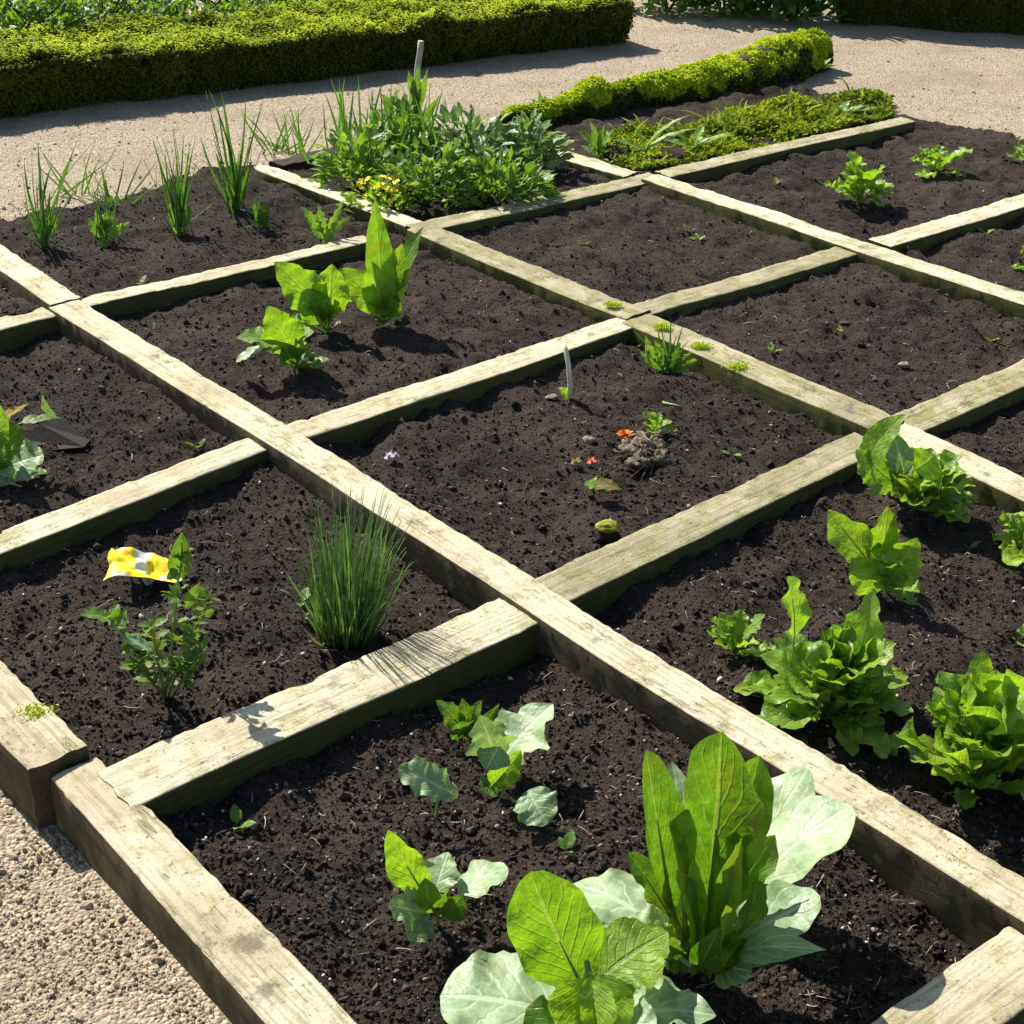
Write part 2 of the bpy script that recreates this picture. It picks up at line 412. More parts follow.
ICO_V = None
def ico():
    global ICO_V
    if ICO_V is None:
        p = (1+5**.5)/2
        v = np.array([(-1, p, 0), (1, p, 0), (-1, -p, 0), (1, -p, 0), (0, -1, p), (0, 1, p), (0, -1, -p), (0, 1, -p), (p, 0, -1), (p, 0, 1), (-p, 0, -1), (-p, 0, 1)], float)
        v /= np.linalg.norm(v[0])
        f = np.array([(0, 11, 5), (0, 5, 1), (0, 1, 7), (0, 7, 10), (0, 10, 11), (1, 5, 9), (5, 11, 4), (11, 10, 2), (10, 7, 6), (7, 1, 8), (3, 9, 4), (3, 4, 2), (3, 2, 6), (3, 6, 8), (3, 8, 9), (4, 9, 5), (2, 4, 11), (6, 2, 10), (8, 6, 7), (9, 8, 1)])
        ICO_V = (v, f)
    return ICO_V
def pebbles(mb, P, size, tint):
    v, f = ico(); k = len(P)
    ax = rng.normal(0, 1, (k, 3, 3)); ax[:, 0] /= np.linalg.norm(ax[:, 0], axis=1)[:, None]
    b = np.cross(ax[:, 0], ax[:, 1]); b /= np.linalg.norm(b, axis=1)[:, None]; c = np.cross(ax[:, 0], b)
    Q = np.stack([ax[:, 0]*rng.uniform(.8, 1.5, (k, 1)), b*rng.uniform(.6, 1.1, (k, 1)), c*rng.uniform(.45, .9, (k, 1))], 1)
    V = (v[None]*rng.uniform(.65, 1.3, (k, 12))[..., None]) @ Q
    V = V*np.asarray(size)[:, None, None]+P[:, None]
    mb.add(V.reshape(-1, 3), (np.arange(k)[:, None, None]*12+f[None]).reshape(-1, 3), tint=np.repeat(tint, 12))
def lump(mb, c, r, sq=(1, 1, .7), nz=.35, fr=2.0, res=14, tint=.5, mat=0):
    """a rough clod or stone"""
    th = np.linspace(0, math.pi, res); ph = np.linspace(0, 2*math.pi, res*2, endpoint=False)
    d = np.stack([np.sin(th)[:, None]*np.cos(ph), np.sin(th)[:, None]*np.sin(ph), np.cos(th)[:, None]+0*ph], -1)
    rr = 1+nz*fbm(d*fr+rng.uniform(0, 99, 3), 4)
    V = np.asarray(c)+d*rr[..., None]*r*np.asarray(sq)
    k = res*2; i = np.arange(res-1)[:, None]*k; j = np.arange(k)[None]; j2 = (j+1) % k
    f = np.stack([i+j, i+k+j, i+k+j2, i+j2], -1).reshape(-1, 4)
    mb.add(V.reshape(-1, 3), f, tint=tint, mat=mat)

# ------------------------------------------------------------------ ground
def soil_at(px, py, dz=0.0):
    p = at(px, py, .05)
    for _ in range(5): p = at(px, py, float(soil_z(p[:1], p[1:2])[0])+dz)
    return p
def gz(y):
    t = np.clip((np.asarray(y, float)-2.0)/2.4, 0, 1); t = t*t*(3-2*t)
    return .012+t*.035
def gravel_at(px, py):
    p = at(px, py, .02)
    for _ in range(6): p = at(px, py, float(gz(p[1])))
    return p
xs = np.concatenate([[-900, -200, -60, -20], np.linspace(-8, 9, 426), [22, 60, 200, 900]])
ys = np.concatenate([[-300, -40, -5], np.linspace(.5, 15, 364), [20, 40, 100, 300, 900]])
X, Y = np.meshgrid(xs, ys)
Z = gz(Y)+.010*fbm(np.stack([X*2.2, Y*2.2, 0*X], -1), 5)+.002*fbm(np.stack([X*14, Y*14, 0*X], -1), 2, 5)
mb = MB(); nx = len(xs); i = np.arange(len(ys)-1)[:, None]*nx; j = np.arange(nx-1)[None]
mb.add(np.stack([X, Y, Z], -1).reshape(-1, 3), np.stack([i+j, i+j+1, i+nx+j+1, i+nx+j], -1).reshape(-1, 4))
tag(mb.build('gravel_ground', m_gravel), kind='structure')

def ab(p): return float(p[:2] @ DB), float(p[:2] @ DA)          # bed coordinates
A0 = ab(at(180, 890, TOP))[0]
b_back = ab(at(90, 215, 0))[1]; a_right = ab(at(975, 143, 0))[0]
b_front = ab(at(1010, 1000, 0))[1]+1.3
a1, b1 = np.arange(A0, a_right+.12, .0115), np.arange(b_back-.12, b_front, .0115)
Aa, Bb = np.meshgrid(a1, b1)
XY = Aa[..., None]*DB+Bb[..., None]*DA
def soil_z(x, y):
    q = np.stack([x, y, 0*x], -1)
    lv = np.clip((y-2.0)/1.3, 0, 1)
    z = .052+.024*lv*lv*(3-2*lv)+.013*fbm(q*2.6, 3, 3)+.016*fbm(q*11, 4, 9)
    r = fbm(q*33, 3, 21)
    return z+.004*r+.003*np.abs(fbm(q*70, 2, 31))
Zs = soil_z(XY[..., 0], XY[..., 1])
edge = np.minimum((a_right+.03*noise(np.stack([Bb*3, Bb*0, Bb*0], -1)))-Aa, Bb-(b_back+.04*noise(np.stack([Aa*3, Aa*0, Aa*0+7], -1))))
Zs = Zs-.20*(1-np.clip((edge+.10)/.16, 0, 1))**1.5
a_moss, b_moss = ab(at(600, 160, TOP))[0], ab(at(785, 146, TOP))[1]
Zs = np.where((Aa > a_moss) & (Bb < b_moss), Zs-.018, Zs)
mb = MB(); nx = len(a1); i = np.arange(len(b1)-1)[:, None]*nx; j = np.arange(nx-1)[None]
mb.add(np.concatenate([XY, Zs[..., None]], -1).reshape(-1, 3), np.stack([i+j, i+nx+j, i+nx+j+1, i+j+1], -1).reshape(-1, 4))
tag(mb.build('soil', m_soil), kind='structure')

def in_bed(P):
    a, b = P[:, :2] @ DB, P[:, :2] @ DA
    return (a > A0+.05) & (a < a_right-.01) & (b > b_back+.01) & ~((a > a_moss) & (b < b_moss))
def scatter(k, z0, ylo, yhi):
    px, py = rng.uniform(-160, 1184, k), rng.uniform(ylo, yhi, k)
    d = (np.stack([(px-512)/F, -(py-512)/F, -np.ones(k)], -1)) @ NM.T
    return EYE+d*((z0-CAMZ)/d[:, 2])[:, None]
P = scatter(150000, .06, 90, 1150); P = P[in_bed(P)]
sz = np.exp(rng.normal(math.log(.0020), .52, len(P))); sz = np.minimum(sz, .011)
P[:, 2] = soil_z(P[:, 0], P[:, 1])+sz*.25
mb = MB(); pebbles(mb, P, sz, rng.beta(.9, 2.6, len(P)))
tag(mb.build('soil_crumbs', m_crumb, smooth=False), kind='stuff')
P = scatter(2600, .06, 90, 1150); P = P[in_bed(P)]
sz = np.exp(rng.normal(math.log(.0021), .4, len(P))); P[:, 2] = soil_z(P[:, 0], P[:, 1])+sz*.6
mb = MB(); pebbles(mb, P, sz, rng.uniform(0, 1, len(P)))
# straw-like fibres lying on the soil
P = scatter(900, .06, 100, 1100); P = P[in_bed(P)]
for p in P:
    a = rng.uniform(0, 6.28); l = rng.uniform(.008, .035); d = np.array([math.cos(a), math.sin(a), rng.uniform(-.1, .4)])
    p[2] = soil_z(p[:1], p[1:2])[0]+.004
    tube(mb, bez(p, p+d*l*.5+rng.normal(0, .004, 3), p+d*l*np.array([1, 1, .3]), 4), .0007, 3, rng.uniform(0, .8))
tag(mb.build('soil_grit', m_grit), kind='stuff')
P = np.concatenate([scatter(26000, .045, 0, 330), scatter(52000, .0, 560, 1150)])
a, b = P[:, :2] @ DB, P[:, :2] @ DA
P = P[(a < A0-.04) | (a > a_right+.04) | (b < b_back-.03) | ((a > a_moss) & (b < b_moss))]
sz = np.exp(rng.normal(math.log(.0016), .6, len(P))); sz = np.minimum(sz, .010)
P[:, 2] = gz(P[:, 1])+.010*fbm(np.stack([P[:, 0]*2.2, P[:, 1]*2.2, 0*P[:, 0]], -1), 5)+sz*.2
mb = MB(); pebbles(mb, P, sz, rng.beta(2, 2, len(P)))
tag(mb.build('gravel_stones', m_stone, smooth=False), kind='stuff')

# ------------------------------------------------------------------ timbers
def beam(label, p0, p1, w0, w1=None, top=TOP, top1=None, depth=.22, mats=None, name='timber_beam', seed=0, rough=1.0, taper=(0, 0), rnd=.0045, cat='timber beam', grp='timbers of the raised bed grid'):
    """p0, p1: where the middle of the top starts and ends in the photograph; widths in metres"""
    w1 = w0 if w1 is None else w1; top1 = top if top1 is None else top1
    a, b = at(*p0, top), at(*p1, top1)
    L = float(np.linalg.norm((b-a)[:2])); ang = math.atan2(b[1]-a[1], b[0]-a[0])
    n = max(6, int(L/.014))
    # rounded rectangular profile (y, z) with z = 0 at the top
    prof = []
    def seg(p, q, k): 
        for t in np.linspace(0, 1, k, endpoint=False): prof.append(np.array(p)*(1-t)+np.array(q)*t)
    r = rnd
    def arc(cx, cz, a0, a1): 
        for t in np.linspace(a0, a1, 4, endpoint=False): prof.append(np.array([cx+r*math.cos(t), cz+r*math.sin(t)]))
    seg((.5, -1), (.5, -r), 9)
    hw = .5
    prof2 = []
    W = (w0+w1)/2
    k = 0
    def ring(w, dpt):
        h = w/2; o = []
        zz = np.linspace(-dpt, -r, 10)
        o += [(h, z) for z in zz[:-1]]
        o += [(h-r+r*math.cos(t), -r+r*math.sin(t)) for t in np.linspace(0, math.pi/2, 4)]
        o += [(y, 0) for y in np.linspace(h-r, -h+r, 10)[1:-1]]
        o += [(-h+r-r*math.sin(t), -r+r*math.cos(t)) for t in np.linspace(0, math.pi/2, 4)]
        o += [(-h, z) for z in zz[::-1][1:]]
        return np.array(o)
    x = np.linspace(0, L, n); V = []
    for xi in x:
        t = xi/max(L, 1e-6); w = w0*(1-t)+w1*t
        e0 = min(1, .55+.45*math.sqrt(min(1, xi/.08))) if taper[0] else 1
        e1 = min(1, .55+.45*math.sqrt(min(1, (L-xi)/.08))) if taper[1] else 1
        q = ring(w*e0*e1, depth)
        V.append(np.column_stack([np.full(len(q), xi), q]))
    V = np.array(V); m = V.shape[1]
    Pn = V+rng.uniform(0, 50, 3)
    V[..., 2] += np.linspace(0, top1-top, n)[:, None]
    wav = fbm(np.column_stack([x*1.6+seed, x*0, x*0+seed]), 3, 3); wav2 = fbm(np.column_stack([x*1.3+seed+40, x*0, x*0]), 3, 8)
    V[..., 1] += (.006*rough*wav)[:, None]; V[..., 2] += (.005*rough*wav2)[:, None]
    d = .0017*rough*fbm(Pn*np.array([9, 26, 26]), 4, 2)+.0018*rough*fbm(Pn*60, 2, 7)
    chip = np.clip(fbm(Pn*np.array([11, 19, 19]), 3, 12)-.70, 0, 1)*.024*rough
    yc = np.clip(np.abs(V[..., 1])/(W/2), 0, 1)**5*np.clip(1+V[..., 2]/.05, 0, 1)
    V[..., 1] -= np.sign(V[..., 1])*(chip*yc) - np.sign(V[..., 1])*d*(np.abs(V[..., 1]) > W*.3)
    V[..., 2] += d*(V[..., 2] > -.05)-chip*yc*.7
    V[0, :, 0] += .006*noise(Pn[0]*40); V[-1, :, 0] += .006*noise(Pn[-1]*40)
    V[1:-1, :, 0] += 0
    mbx = MB()
    i = np.arange(n-1)[:, None]*m; j = np.arange(m-1)[None]
    f = np.stack([i+j, i+m+j, i+m+j+1, i+j+1], -1).reshape(-1, 4)
    fm = np.broadcast_to(np.where((np.arange(m-1) >= 10) & (np.arange(m-1) < m-11), 0, np.where(np.arange(m-1) < m//2, 1, 2))[None], (n-1, m-1)).reshape(-1)
    flat = V.reshape(-1, 3)
    cs = [V[0].mean(0), V[-1].mean(0)]
    mbx.add(np.concatenate([flat, cs]), f, mat=fm)
    e = [(n*m, q+1, q) for q in range(m-1)]+[(n*m, 0, m-1)]+[(n*m+1, (n-1)*m+q, (n-1)*m+q+1) for q in range(m-1)]+[(n*m+1, (n-1)*m+m-1, (n-1)*m)]
    # recess end rings slightly: sharp end comes from duplicated ring normals via flat end faces
    mbx.more(np.array(e)[:, ::-1], 1, 0)
    me = mbx.mesh(name, mats or [m_top, m_sidegreen, m_sidegreen])
    sm = np.ones(len(me.polygons), bool); me.polygons.foreach_get('use_smooth', sm)
    tri = np.array([p.loop_total == 3 for p in me.polygons]); sm[tri] = False
    me.polygons.foreach_set('use_smooth', sm)
    me.set_sharp_from_angle(angle=R(38))
    o = bpy.data.objects.new(name, me); COL.objects.link(o)
    o.location = (float(a[0]), float(a[1]), top); o.rotation_euler = (0, 0, ang)
    return tag(o, label, cat, grp, 'thing')

GR = [m_top, m_sidegreen, m_sidegreen]; GR2 = [m_top2, m_sidegreen, m_sidegreen]
BR = [m_top, m_sidegreen, m_sidebrown]; ST = [m_top2, m_sidegreen, m_sidebrown]
# going back-left to front-right ("A")
beam('short pale edging timber at the left edge, raised above the next one at the notch', (-40, 654), (59, 757), .110, .100, TOP+.008, mats=[m_top, m_sidebrown, m_sidebrown], seed=1, depth=.30)
beam('thick pale edging timber along the gravel at bottom left, with its brown outer face showing', (71, 769), (354, 1068), .082, .096, TOP-.012, mats=[m_top, m_sidebrown, m_sidebrown], seed=2, depth=.30)
beam('short pale timber at the left edge, butting against the start of the long timber', (-60, 215), (68, 300), .095, .095, TOP+.004, mats=BR, seed=3)
beam('longest timber, running unbroken from the upper left down to the lower right corner', (64, 303), (1075, 934), .092, .082, TOP+.010, mats=BR, seed=4)
beam('thin pale timber with a rounded end beside the dense leafy clump', (258, 166), (424, 228), .075, .080, TOP-.01, mats=GR, seed=5, taper=(1, 0))
beam('grey lichened timber between the leafy clump and the mossy joint at centre top', (420, 226), (637, 314), .105, .105, TOP, mats=GR2, seed=6)
beam('lichened timber running from the mossy joint down to the lettuce by the crossing', (637, 316), (890, 428), .110, .110, TOP+.002, mats=GR2, seed=7)
beam('bleached timber behind the top lettuce running out at the right edge', (893, 431), (1085, 516), .100, .100, TOP, mats=GR, seed=8)
beam('long straight timber at upper right, from the forked joint to the right edge', (650, 175), (1095, 322), .095, .095, TOP+.006, mats=GR, seed=9)
beam('short pale timber stub between the leafy clump and the mossy log', (552, 150), (632, 173), .100, .09, TOP-.01, mats=GR, seed=10)
# going front-left to back-right ("B")
beam('pale cross timber at far left just below the onion plants', (-60, 341), (50, 311), .085, .085, TOP-.004, mats=GR, seed=11)
beam('thin cross timber between the onion plants and the spinach seedlings', (74, 305), (368, 238), .072, .070, TOP-.006, mats=GR, seed=12)
beam('lichened cross timber in front of the dense leafy clump', (414, 229), (656, 174), .095, .095, TOP-.004, mats=GR2, seed=13)
beam('dark backed timber between the moss patch and the two top right lettuces', (662, 172), (908, 119), .090, .085, TOP-.002, mats=[m_top2, m_dark, m_sidegreen], seed=14)
beam('white bleached cross timber at the left edge above the yellow plant label', (-60, 566), (272, 439), .084, .082, TOP-.006, mats=GR, seed=15)
beam('pale cross timber below the spinach seedlings, from the long timber to the mossy joint', (283, 437), (641, 315), .088, .088, TOP-.004, mats=GR, seed=16)
beam('cross timber between the two empty soil squares at upper right centre', (638, 310), (858, 245), .090, .090, TOP-.004, mats=GR2, seed=17)
beam('pale cross timber at the right edge below the two top right lettuces', (880, 242), (1095, 178), .095, .095, TOP-.004, mats=GR, seed=18)
beam('heavy pale cross timber in front of the chives, with their shadow on its blunt end', (112, 787), (528, 604), .118, .116, TOP-.006, mats=GR, seed=19)
beam('heavy mottled cross timber from the long timber up to the top lettuce', (530, 596), (872, 438), .106, .100, TOP-.006, mats=GR2, seed=20)
beam('mottled cross timber at the right edge above the lettuce row', (895, 425), (1095, 342), .104, .102, TOP-.002, mats=GR2, seed=21)
beam('pale cross timber in the bottom right corner with a dark face', (893, 1064), (1120, 890), .108, .108, TOP-.006, mats=GR, seed=22)
beam('low dark rotten plank at the back of the bed left of the leafy clump', (275, 163), (345, 148), .09, .09, TOP-.03, mats=[m_dark]*3, seed=23, rough=1.6, cat='plank', name='rotten_plank', grp='edging boards of the bed')
beam('low half buried grey board along the back soil edge at the left', (-40, 238), (120, 204), .04, .04, .035, mats=[m_sidebrown]*3, seed=24, rough=1.5, cat='board', name='edging_board', grp='edging boards of the bed')

# ------------------------------------------------------------------ plants
UP = np.array([0, 0, 1.0])
class Plant:
    def __init__(self, name, label, cat, px, py, group=None, z=None):
        z = float(soil_at(px, py)[2]) if z is None else z
        self.b = at(px, py, z); self.b[2] = z-.004
        self.o = thing(name, label, cat, self.b, group)
        self.s = ppm(self.b)
        self.back = -nrm([self.b[0], self.b[1], 0])        # towards the viewer
        self.mb = {}
    def pt(self, p):
        """(px, py) or (px, py, metres in front) or (px, py, 'h', height)"""
        if len(p) == 4: return at(p[0], p[1], p[3])
        return up_at(self.b, p[0], p[1], p[2] if len(p) == 3 else 0.0)
    def leaf(self, b, t, w, mat, up='cam', part='leaf', **k):
        u = {'cam': self.back+UP*.35, 'up': UP+self.back*.15, 'away': -self.back+UP*.4, 'left': np.array([-1, 0, .5]), 'right': np.array([1, 0, .5])}[up] if isinstance(up, str) else np.asarray(up, float)
        m = MB()
        leaf(m, self.pt(b), self.pt(t), w*self.s, u, **k)
        return m.build(part, mat, self.o)
    def part(self, name):
        return self.mb.setdefault(name, MB())
    def close(self, **mats):
        for k, m in self.mb.items(): m.build(k, mats[k], self.o)

def rosette(pl, n, rad, hgt, mat, shape='obovate', wid=.55, e0=12, e1=78, tint=(.2, 1), ruffle=.10, lobe=.06, part='leaf', seed=0, bend=.18, single=False, fold=.25, pet=.12, yaw0=0, petw=.06):
    r = np.random.default_rng(seed); out = []
    for k in range(n):
        q = (k+.5)/n
        az = yaw0+k*2.39996+r.normal(0, .45)
        el = R(e0+(e1-e0)*q**.9+r.normal(0, 11))
        ln = (rad*(1-q)+hgt*q)*r.uniform(.68, 1.15)
        d = np.array([math.cos(az)*math.cos(el), math.sin(az)*math.cos(el), math.sin(el)])
        u = np.array([-math.cos(az)*math.sin(el), -math.sin(az)*math.sin(el), math.cos(el)])
        b = pl.b+np.array([math.cos(az), math.sin(az), 0])*.012*(1-q)*rad/.15+UP*(.004+.01*q)
        m = pl.part(part) if single else MB()
        leaf(m, b, b+d*ln, ln*wid*r.uniform(.8, 1.15), u, bend=bend*r.uniform(.3, 1.4), fold=fold*r.uniform(.4, 1.6), ruffle=ruffle, shape=shape,
             tint=r.uniform(*tint), lobe=lobe, lobes=r.uniform(3, 6), pet=pet, seed=int(r.integers(1 << 30)), petw=petw, nu=11, nv=22, pucker=.035)
        if not single: m.build(part, mat, pl.o)

# --- big upright plant, bottom centre right
p = Plant('spinach_plant', 'tallest plant, upright lobed green leaves above broad pale ones, bottom centre right', 'leafy plant', 693, 975)
p.leaf((680, 965), (646, 750, -.02), 46, m_spin, (.55, -.8, .3), shape='oblong', tint=.75, pet=.30, fold=.55, bend=.05, ruffle=.03, petw=.2, nv=22)
p.leaf((700, 975), (722, 732, .0), 74, m_spin, 'cam', shape='oblong', tint=.60, pet=.22, fold=.28, bend=-.03, ruffle=.09, lobe=.12, lobes=3, petw=.24, nv=26, nu=13)
p.leaf((716, 970), (760, 756, -.03), 54, m_spin, (-.4, -.8, .3), shape='obovate', tint=1.0, pet=.34, fold=.3, bend=.04, ruffle=.07, lobe=.08, lobes=3, petw=.22, nv=22)
p.leaf((688, 972), (664, 810, .04), 30, m_spin, (1, -.3, .2), shape='lance', tint=.5, pet=.3, fold=.5, bend=.06, petw=.25)
p.leaf((705, 972), (742, 838, .07), 26, m_spin, (-.4, -.8, .3), shape='lance', tint=.6, pet=.45, fold=.6, bend=.05, petw=.6)
p.leaf((700, 972), (694, 858, .05), 24, m_lime, 'cam', shape='lance', tint=.5, pet=.5, fold=.7, bend=.05, petw=.75)
p.leaf((712, 950, -.04), (808, 768, -.24), 74, m_pale, (-.2, .2, 1), shape='oblong', tint=.75, pet=.35, bend=.05, fold=.1, ruffle=.05, petw=.08, lobe=.05)
p.leaf((700, 940, -.05), (672, 762, -.22), 54, m_pale, (-.2, .2, 1), shape='ovate', tint=.7, pet=.35, bend=.03, fold=.1, petw=.1)
p.leaf((716, 955, 0), (852, 806, -.15), 92, m_pale, (-.25, .1, 1), shape='round', tint=1.0, pet=.42, bend=.22, fold=.08, ruffle=.04, nu=13, nv=22, petw=.07)
p.leaf((712, 960, .02), (820, 896, .0), 80, m_pale, (.0, -.1, 1), shape='round', tint=.30, pet=.15, bend=.15, fold=.05, ruffle=.07, petw=.08)
p.leaf((710, 965, .03), (826, 950, .10), 36, m_pale, (.1, -.5, 1), shape='lance', tint=.25, pet=.35, bend=.30, fold=.2, ruffle=.05)
p.leaf((708, 968, .03), (752, 972, .08), 40, m_pale, (.1, -.7, .9), shape='round', tint=.1, pet=.3, bend=.2)
p.leaf((690, 955, .02), (572, 884, -.07), 96, m_pale, (-.1, .1, 1), shape='round', tint=1.0, pet=.12, bend=.22, fold=-.05, ruffle=.09, nu=13, nv=20, lobe=.10, lobes=2)
p.leaf((692, 965, .04), (618, 922, .02), 76, m_pale, (-.1, .0, 1), shape='ovate', tint=.8, pet=.2, bend=.10, ruffle=.08)
p.leaf((695, 970, .02), (660, 870, -.03), 40, m_spin, (.6, -.5, .6), shape='ovate', tint=.35, pet=.3, fold=.3)
p.leaf((700, 968, .0), (770, 880, -.06), 50, m_spin, (-.3, -.4, .8), shape='ovate', tint=.1, pet=.3, fold=.2, bend=.15)
for q, t, w, ti in (((690, 960), (628, 852, .0), 30, .4), ((705, 960), (775, 835, -.04), 34, .5), ((695, 965), (676, 870, .06), 24, .9), ((712, 962), (758, 880, .04), 30, .2), ((700, 965), (640, 930, .07), 30, .6), ((705, 968), (726, 905, .09), 22, .8)):
    p.leaf(q, t, w, m_spin, (rng.uniform(-.4, .4), -.5, .7), shape='obovate', tint=ti, pet=.4, fold=.3, bend=.14, ruffle=.12, lobe=.1, petw=.12)
for k in range(7):
    a = rng.uniform(0, 6.28)
    p.leaf((698+8*math.cos(a), 972, .03), (700+52*math.cos(a), 950-26*abs(math.sin(a)), .05+.05*math.sin(a)), 30, m_spin, (0, -.5, 1), shape='ovate', tint=rng.uniform(0, .6), pet=.3, bend=.2, fold=.2)
# --- round leaved plant at the bottom edge
p = Plant('cabbage_seedling', 'plant at the bottom edge with one big round lime green leaf standing up', 'leafy plant', 592, 1030)
p.leaf((590, 1000, .05), (530, 872, .03), 84, m_lime, (.15, -1, .45), shape='round', tint=.3, pet=.10, bend=-.04, fold=.06, ruffle=.045, nu=15, nv=22, notch=.02, petw=.05)
p.leaf((592, 985, .05), (668, 932, -.02), 78, m_lime, (.0, -.2, 1), shape='ovate', tint=.8, pet=.10, bend=.12, fold=.15, ruffle=.06, lobe=.06)
p.leaf((585, 975, .09), (578, 1052, .16), 60, m_lime, (0, -.6, 1), shape='ovate', tint=.9, pet=.06, bend=.16, fold=.75, ruffle=.03)
p.leaf((590, 972, .09), (612, 1050, .15), 52, m_lime, (.2, -.6, 1), shape='ovate', tint=.75, pet=.06, bend=.16, fold=.6, ruffle=.03)
p.leaf((578, 1020, .05), (440, 996, .04), 120, m_pale, (-.1, 0, 1), shape='oblong', tint=.75, pet=.10, bend=.10, fold=.05, ruffle=.06, nu=13, nv=20)
p.leaf((598, 1022, .05), (716, 1016, .06), 70, m_pale, (.1, 0, 1), shape='ovate', tint=.7, pet=.2, bend=.2, ruffle=.10, lobe=.08)
p.leaf((595, 1020, .02), (650, 975, .0), 70, m_pale, (.1, -.4, 1), shape='ovate', tint=.35, pet=.2, bend=.1, ruffle=.06)
p.leaf((598, 1024, .08), (655, 1050, .16), 70, m_pale, (.2, -.5, 1), shape='ovate', tint=.55, pet=.2, bend=.2, ruffle=.08)
p.leaf((590, 1022, .06), (520, 1050, .14), 66, m_spin, (-.2, -.5, 1), shape='ovate', tint=.3, pet=.25, bend=.2, ruffle=.08)
p.leaf((595, 1015, -.02), (640, 1000, -.05), 50, m_spin, (.1, -.5, 1), shape='ovate', tint=.1, pet=.3, bend=.2)
tube(p.part('stem'), [p.b, p.pt((592, 1000, .05)), p.pt((587, 962, .06))], [.008, .006, .004]); p.close(stem=m_stem)

# --- seedlings of the front square
G = 'seedlings in the front square'
p = Plant('cabbage_seedling', 'seedling with a yellow-green leaf on top and a pale rounded leaf to its right', 'seedling', 438, 926, G)
p.leaf((428, 900), (388, 830), 38, m_lime, 'cam', shape='ovate', tint=.8, pet=.1, fold=.35, bend=-.05)
p.leaf((432, 900), (448, 852, -.06), 40, m_pale, (0, 0, 1), shape='ovate', tint=.8, pet=.15, fold=.1, lobe=.06)
p.leaf((445, 910), (508, 868, -.04), 48, m_pale, (-.1, .1, 1), shape='round', tint=.75, pet=.28, bend=.22, fold=.05)
p.leaf((430, 915, .01), (388, 905, .04), 46, m_pale, (-.2, -.6, 1), shape='ovate', tint=.6, pet=.1, lobe=.15, lobes=3, ruffle=.1)
p.leaf((430, 915, .02), (410, 942, .05), 34, m_pale, (0, -.8, .8), shape='ovate', tint=.25, pet=.1, lobe=.12, lobes=3)
p.leaf((435, 915), (425, 878, .02), 34, m_spin, 'cam', shape='ovate', tint=.4, pet=.1)
p.leaf((440, 918), (462, 895, .01), 34, m_spin, 'cam', shape='ovate', tint=.1, pet=.15)
p.leaf((436, 918), (446, 885, .0), 20, m_spin, (1, -.3, .4), shape='lance', tint=.6, pet=.15)
tube(p.part('stem'), bez(p.b, p.b+UP*.03, p.pt((432, 900)), 5), .0035); p.close(stem=m_stem)
p = Plant('cabbage_seedling', 'seedling with pale lobed grey-green leaves near the top of the front square', 'seedling', 500, 786, G)
p.leaf((495, 770), (553, 704, -.08), 66, m_pale, (0, .1, 1), shape='ovate', tint=.85, pet=.08, lobe=.16, lobes=3, ruffle=.07, bend=.1)
p.leaf((498, 760, .02), (480, 715, .02), 44, m_pale, (-.1, -.7, .8), shape='ovate', tint=.7, pet=.05, lobe=.16, lobes=3)
p.leaf((500, 745, .02), (486, 770, .05), 36, m_pale, (-.2, -1, .5), shape='ovate', tint=.35, pet=.05, fold=.2)
p.leaf((490, 788, .02), (521, 750, .02), 28, m_lime, 'cam', shape='ovate', tint=.7, pet=.1, fold=.4)
p.leaf((500, 786), (478, 790, .04), 26, m_spin, (0, -.6, 1), shape='lance', tint=.1, pet=.2)
tube(p.part('stem'), bez(p.b, p.b+UP*.04, p.pt((497, 760)), 5), .003); p.close(stem=m_stem)
p = Plant('bean_seedling', 'small dark green seedling just left of the pale lobed one', 'seedling', 470, 742, G)
p.leaf((468, 735), (436, 700), 24, m_spin, (0, -.5, 1), shape='ovate', tint=.6, pet=.1, lobe=.1)
p.leaf((468, 732), (455, 725, .03), 28, m_spin, 'cam', shape='round', tint=.2, pet=.1)
p.leaf((470, 735), (482, 700), 20, m_spin, (-.5, -.5, .6), shape='ovate', tint=.8, pet=.1)
p.leaf((470, 735), (462, 698, -.01), 18, m_spin, 'cam', shape='ovate', tint=.5, pet=.1)
p.leaf((470, 742), (500, 703, -.03), 14, m_spin, 'cam', shape='lance', tint=.5, pet=.1)
p.leaf((470, 742), (476, 722, .02), 18, m_spin, 'cam', shape='lance', tint=.3, pet=.1); 
p = Plant('cabbage_seedling', 'single long crinkled grey-green leaf hovering over its shadow left of the lobed seedling', 'seedling', 436, 818, G)
p.leaf((458, 797, .0), (398, 768, .0), 38, m_pale, (.1, -.5, 1), shape='oblong', tint=.65, pet=.02, bend=.1, ruffle=.10, lobe=.12, lobes=4)
tube(p.part('stem'), bez(p.b, p.b+UP*.02, p.pt((440, 790, -.01)), 5), .0025); p.close(stem=m_stem)
p = Plant('cabbage_seedling', 'single small rounded grey-green leaf low on the soil right of the lobed seedling', 'seedling', 538, 818, G)
p.leaf((528, 790, .0), (548, 824, .05), 44, m_pale, (0, -.8, .8), shape='round', tint=.5, pet=.02, bend=.15, ruffle=.06, lobe=.05)
tube(p.part('stem'), bez(p.b, p.b+UP*.01, p.pt((532, 798, .0)), 5), .0025); p.close(stem=m_stem)

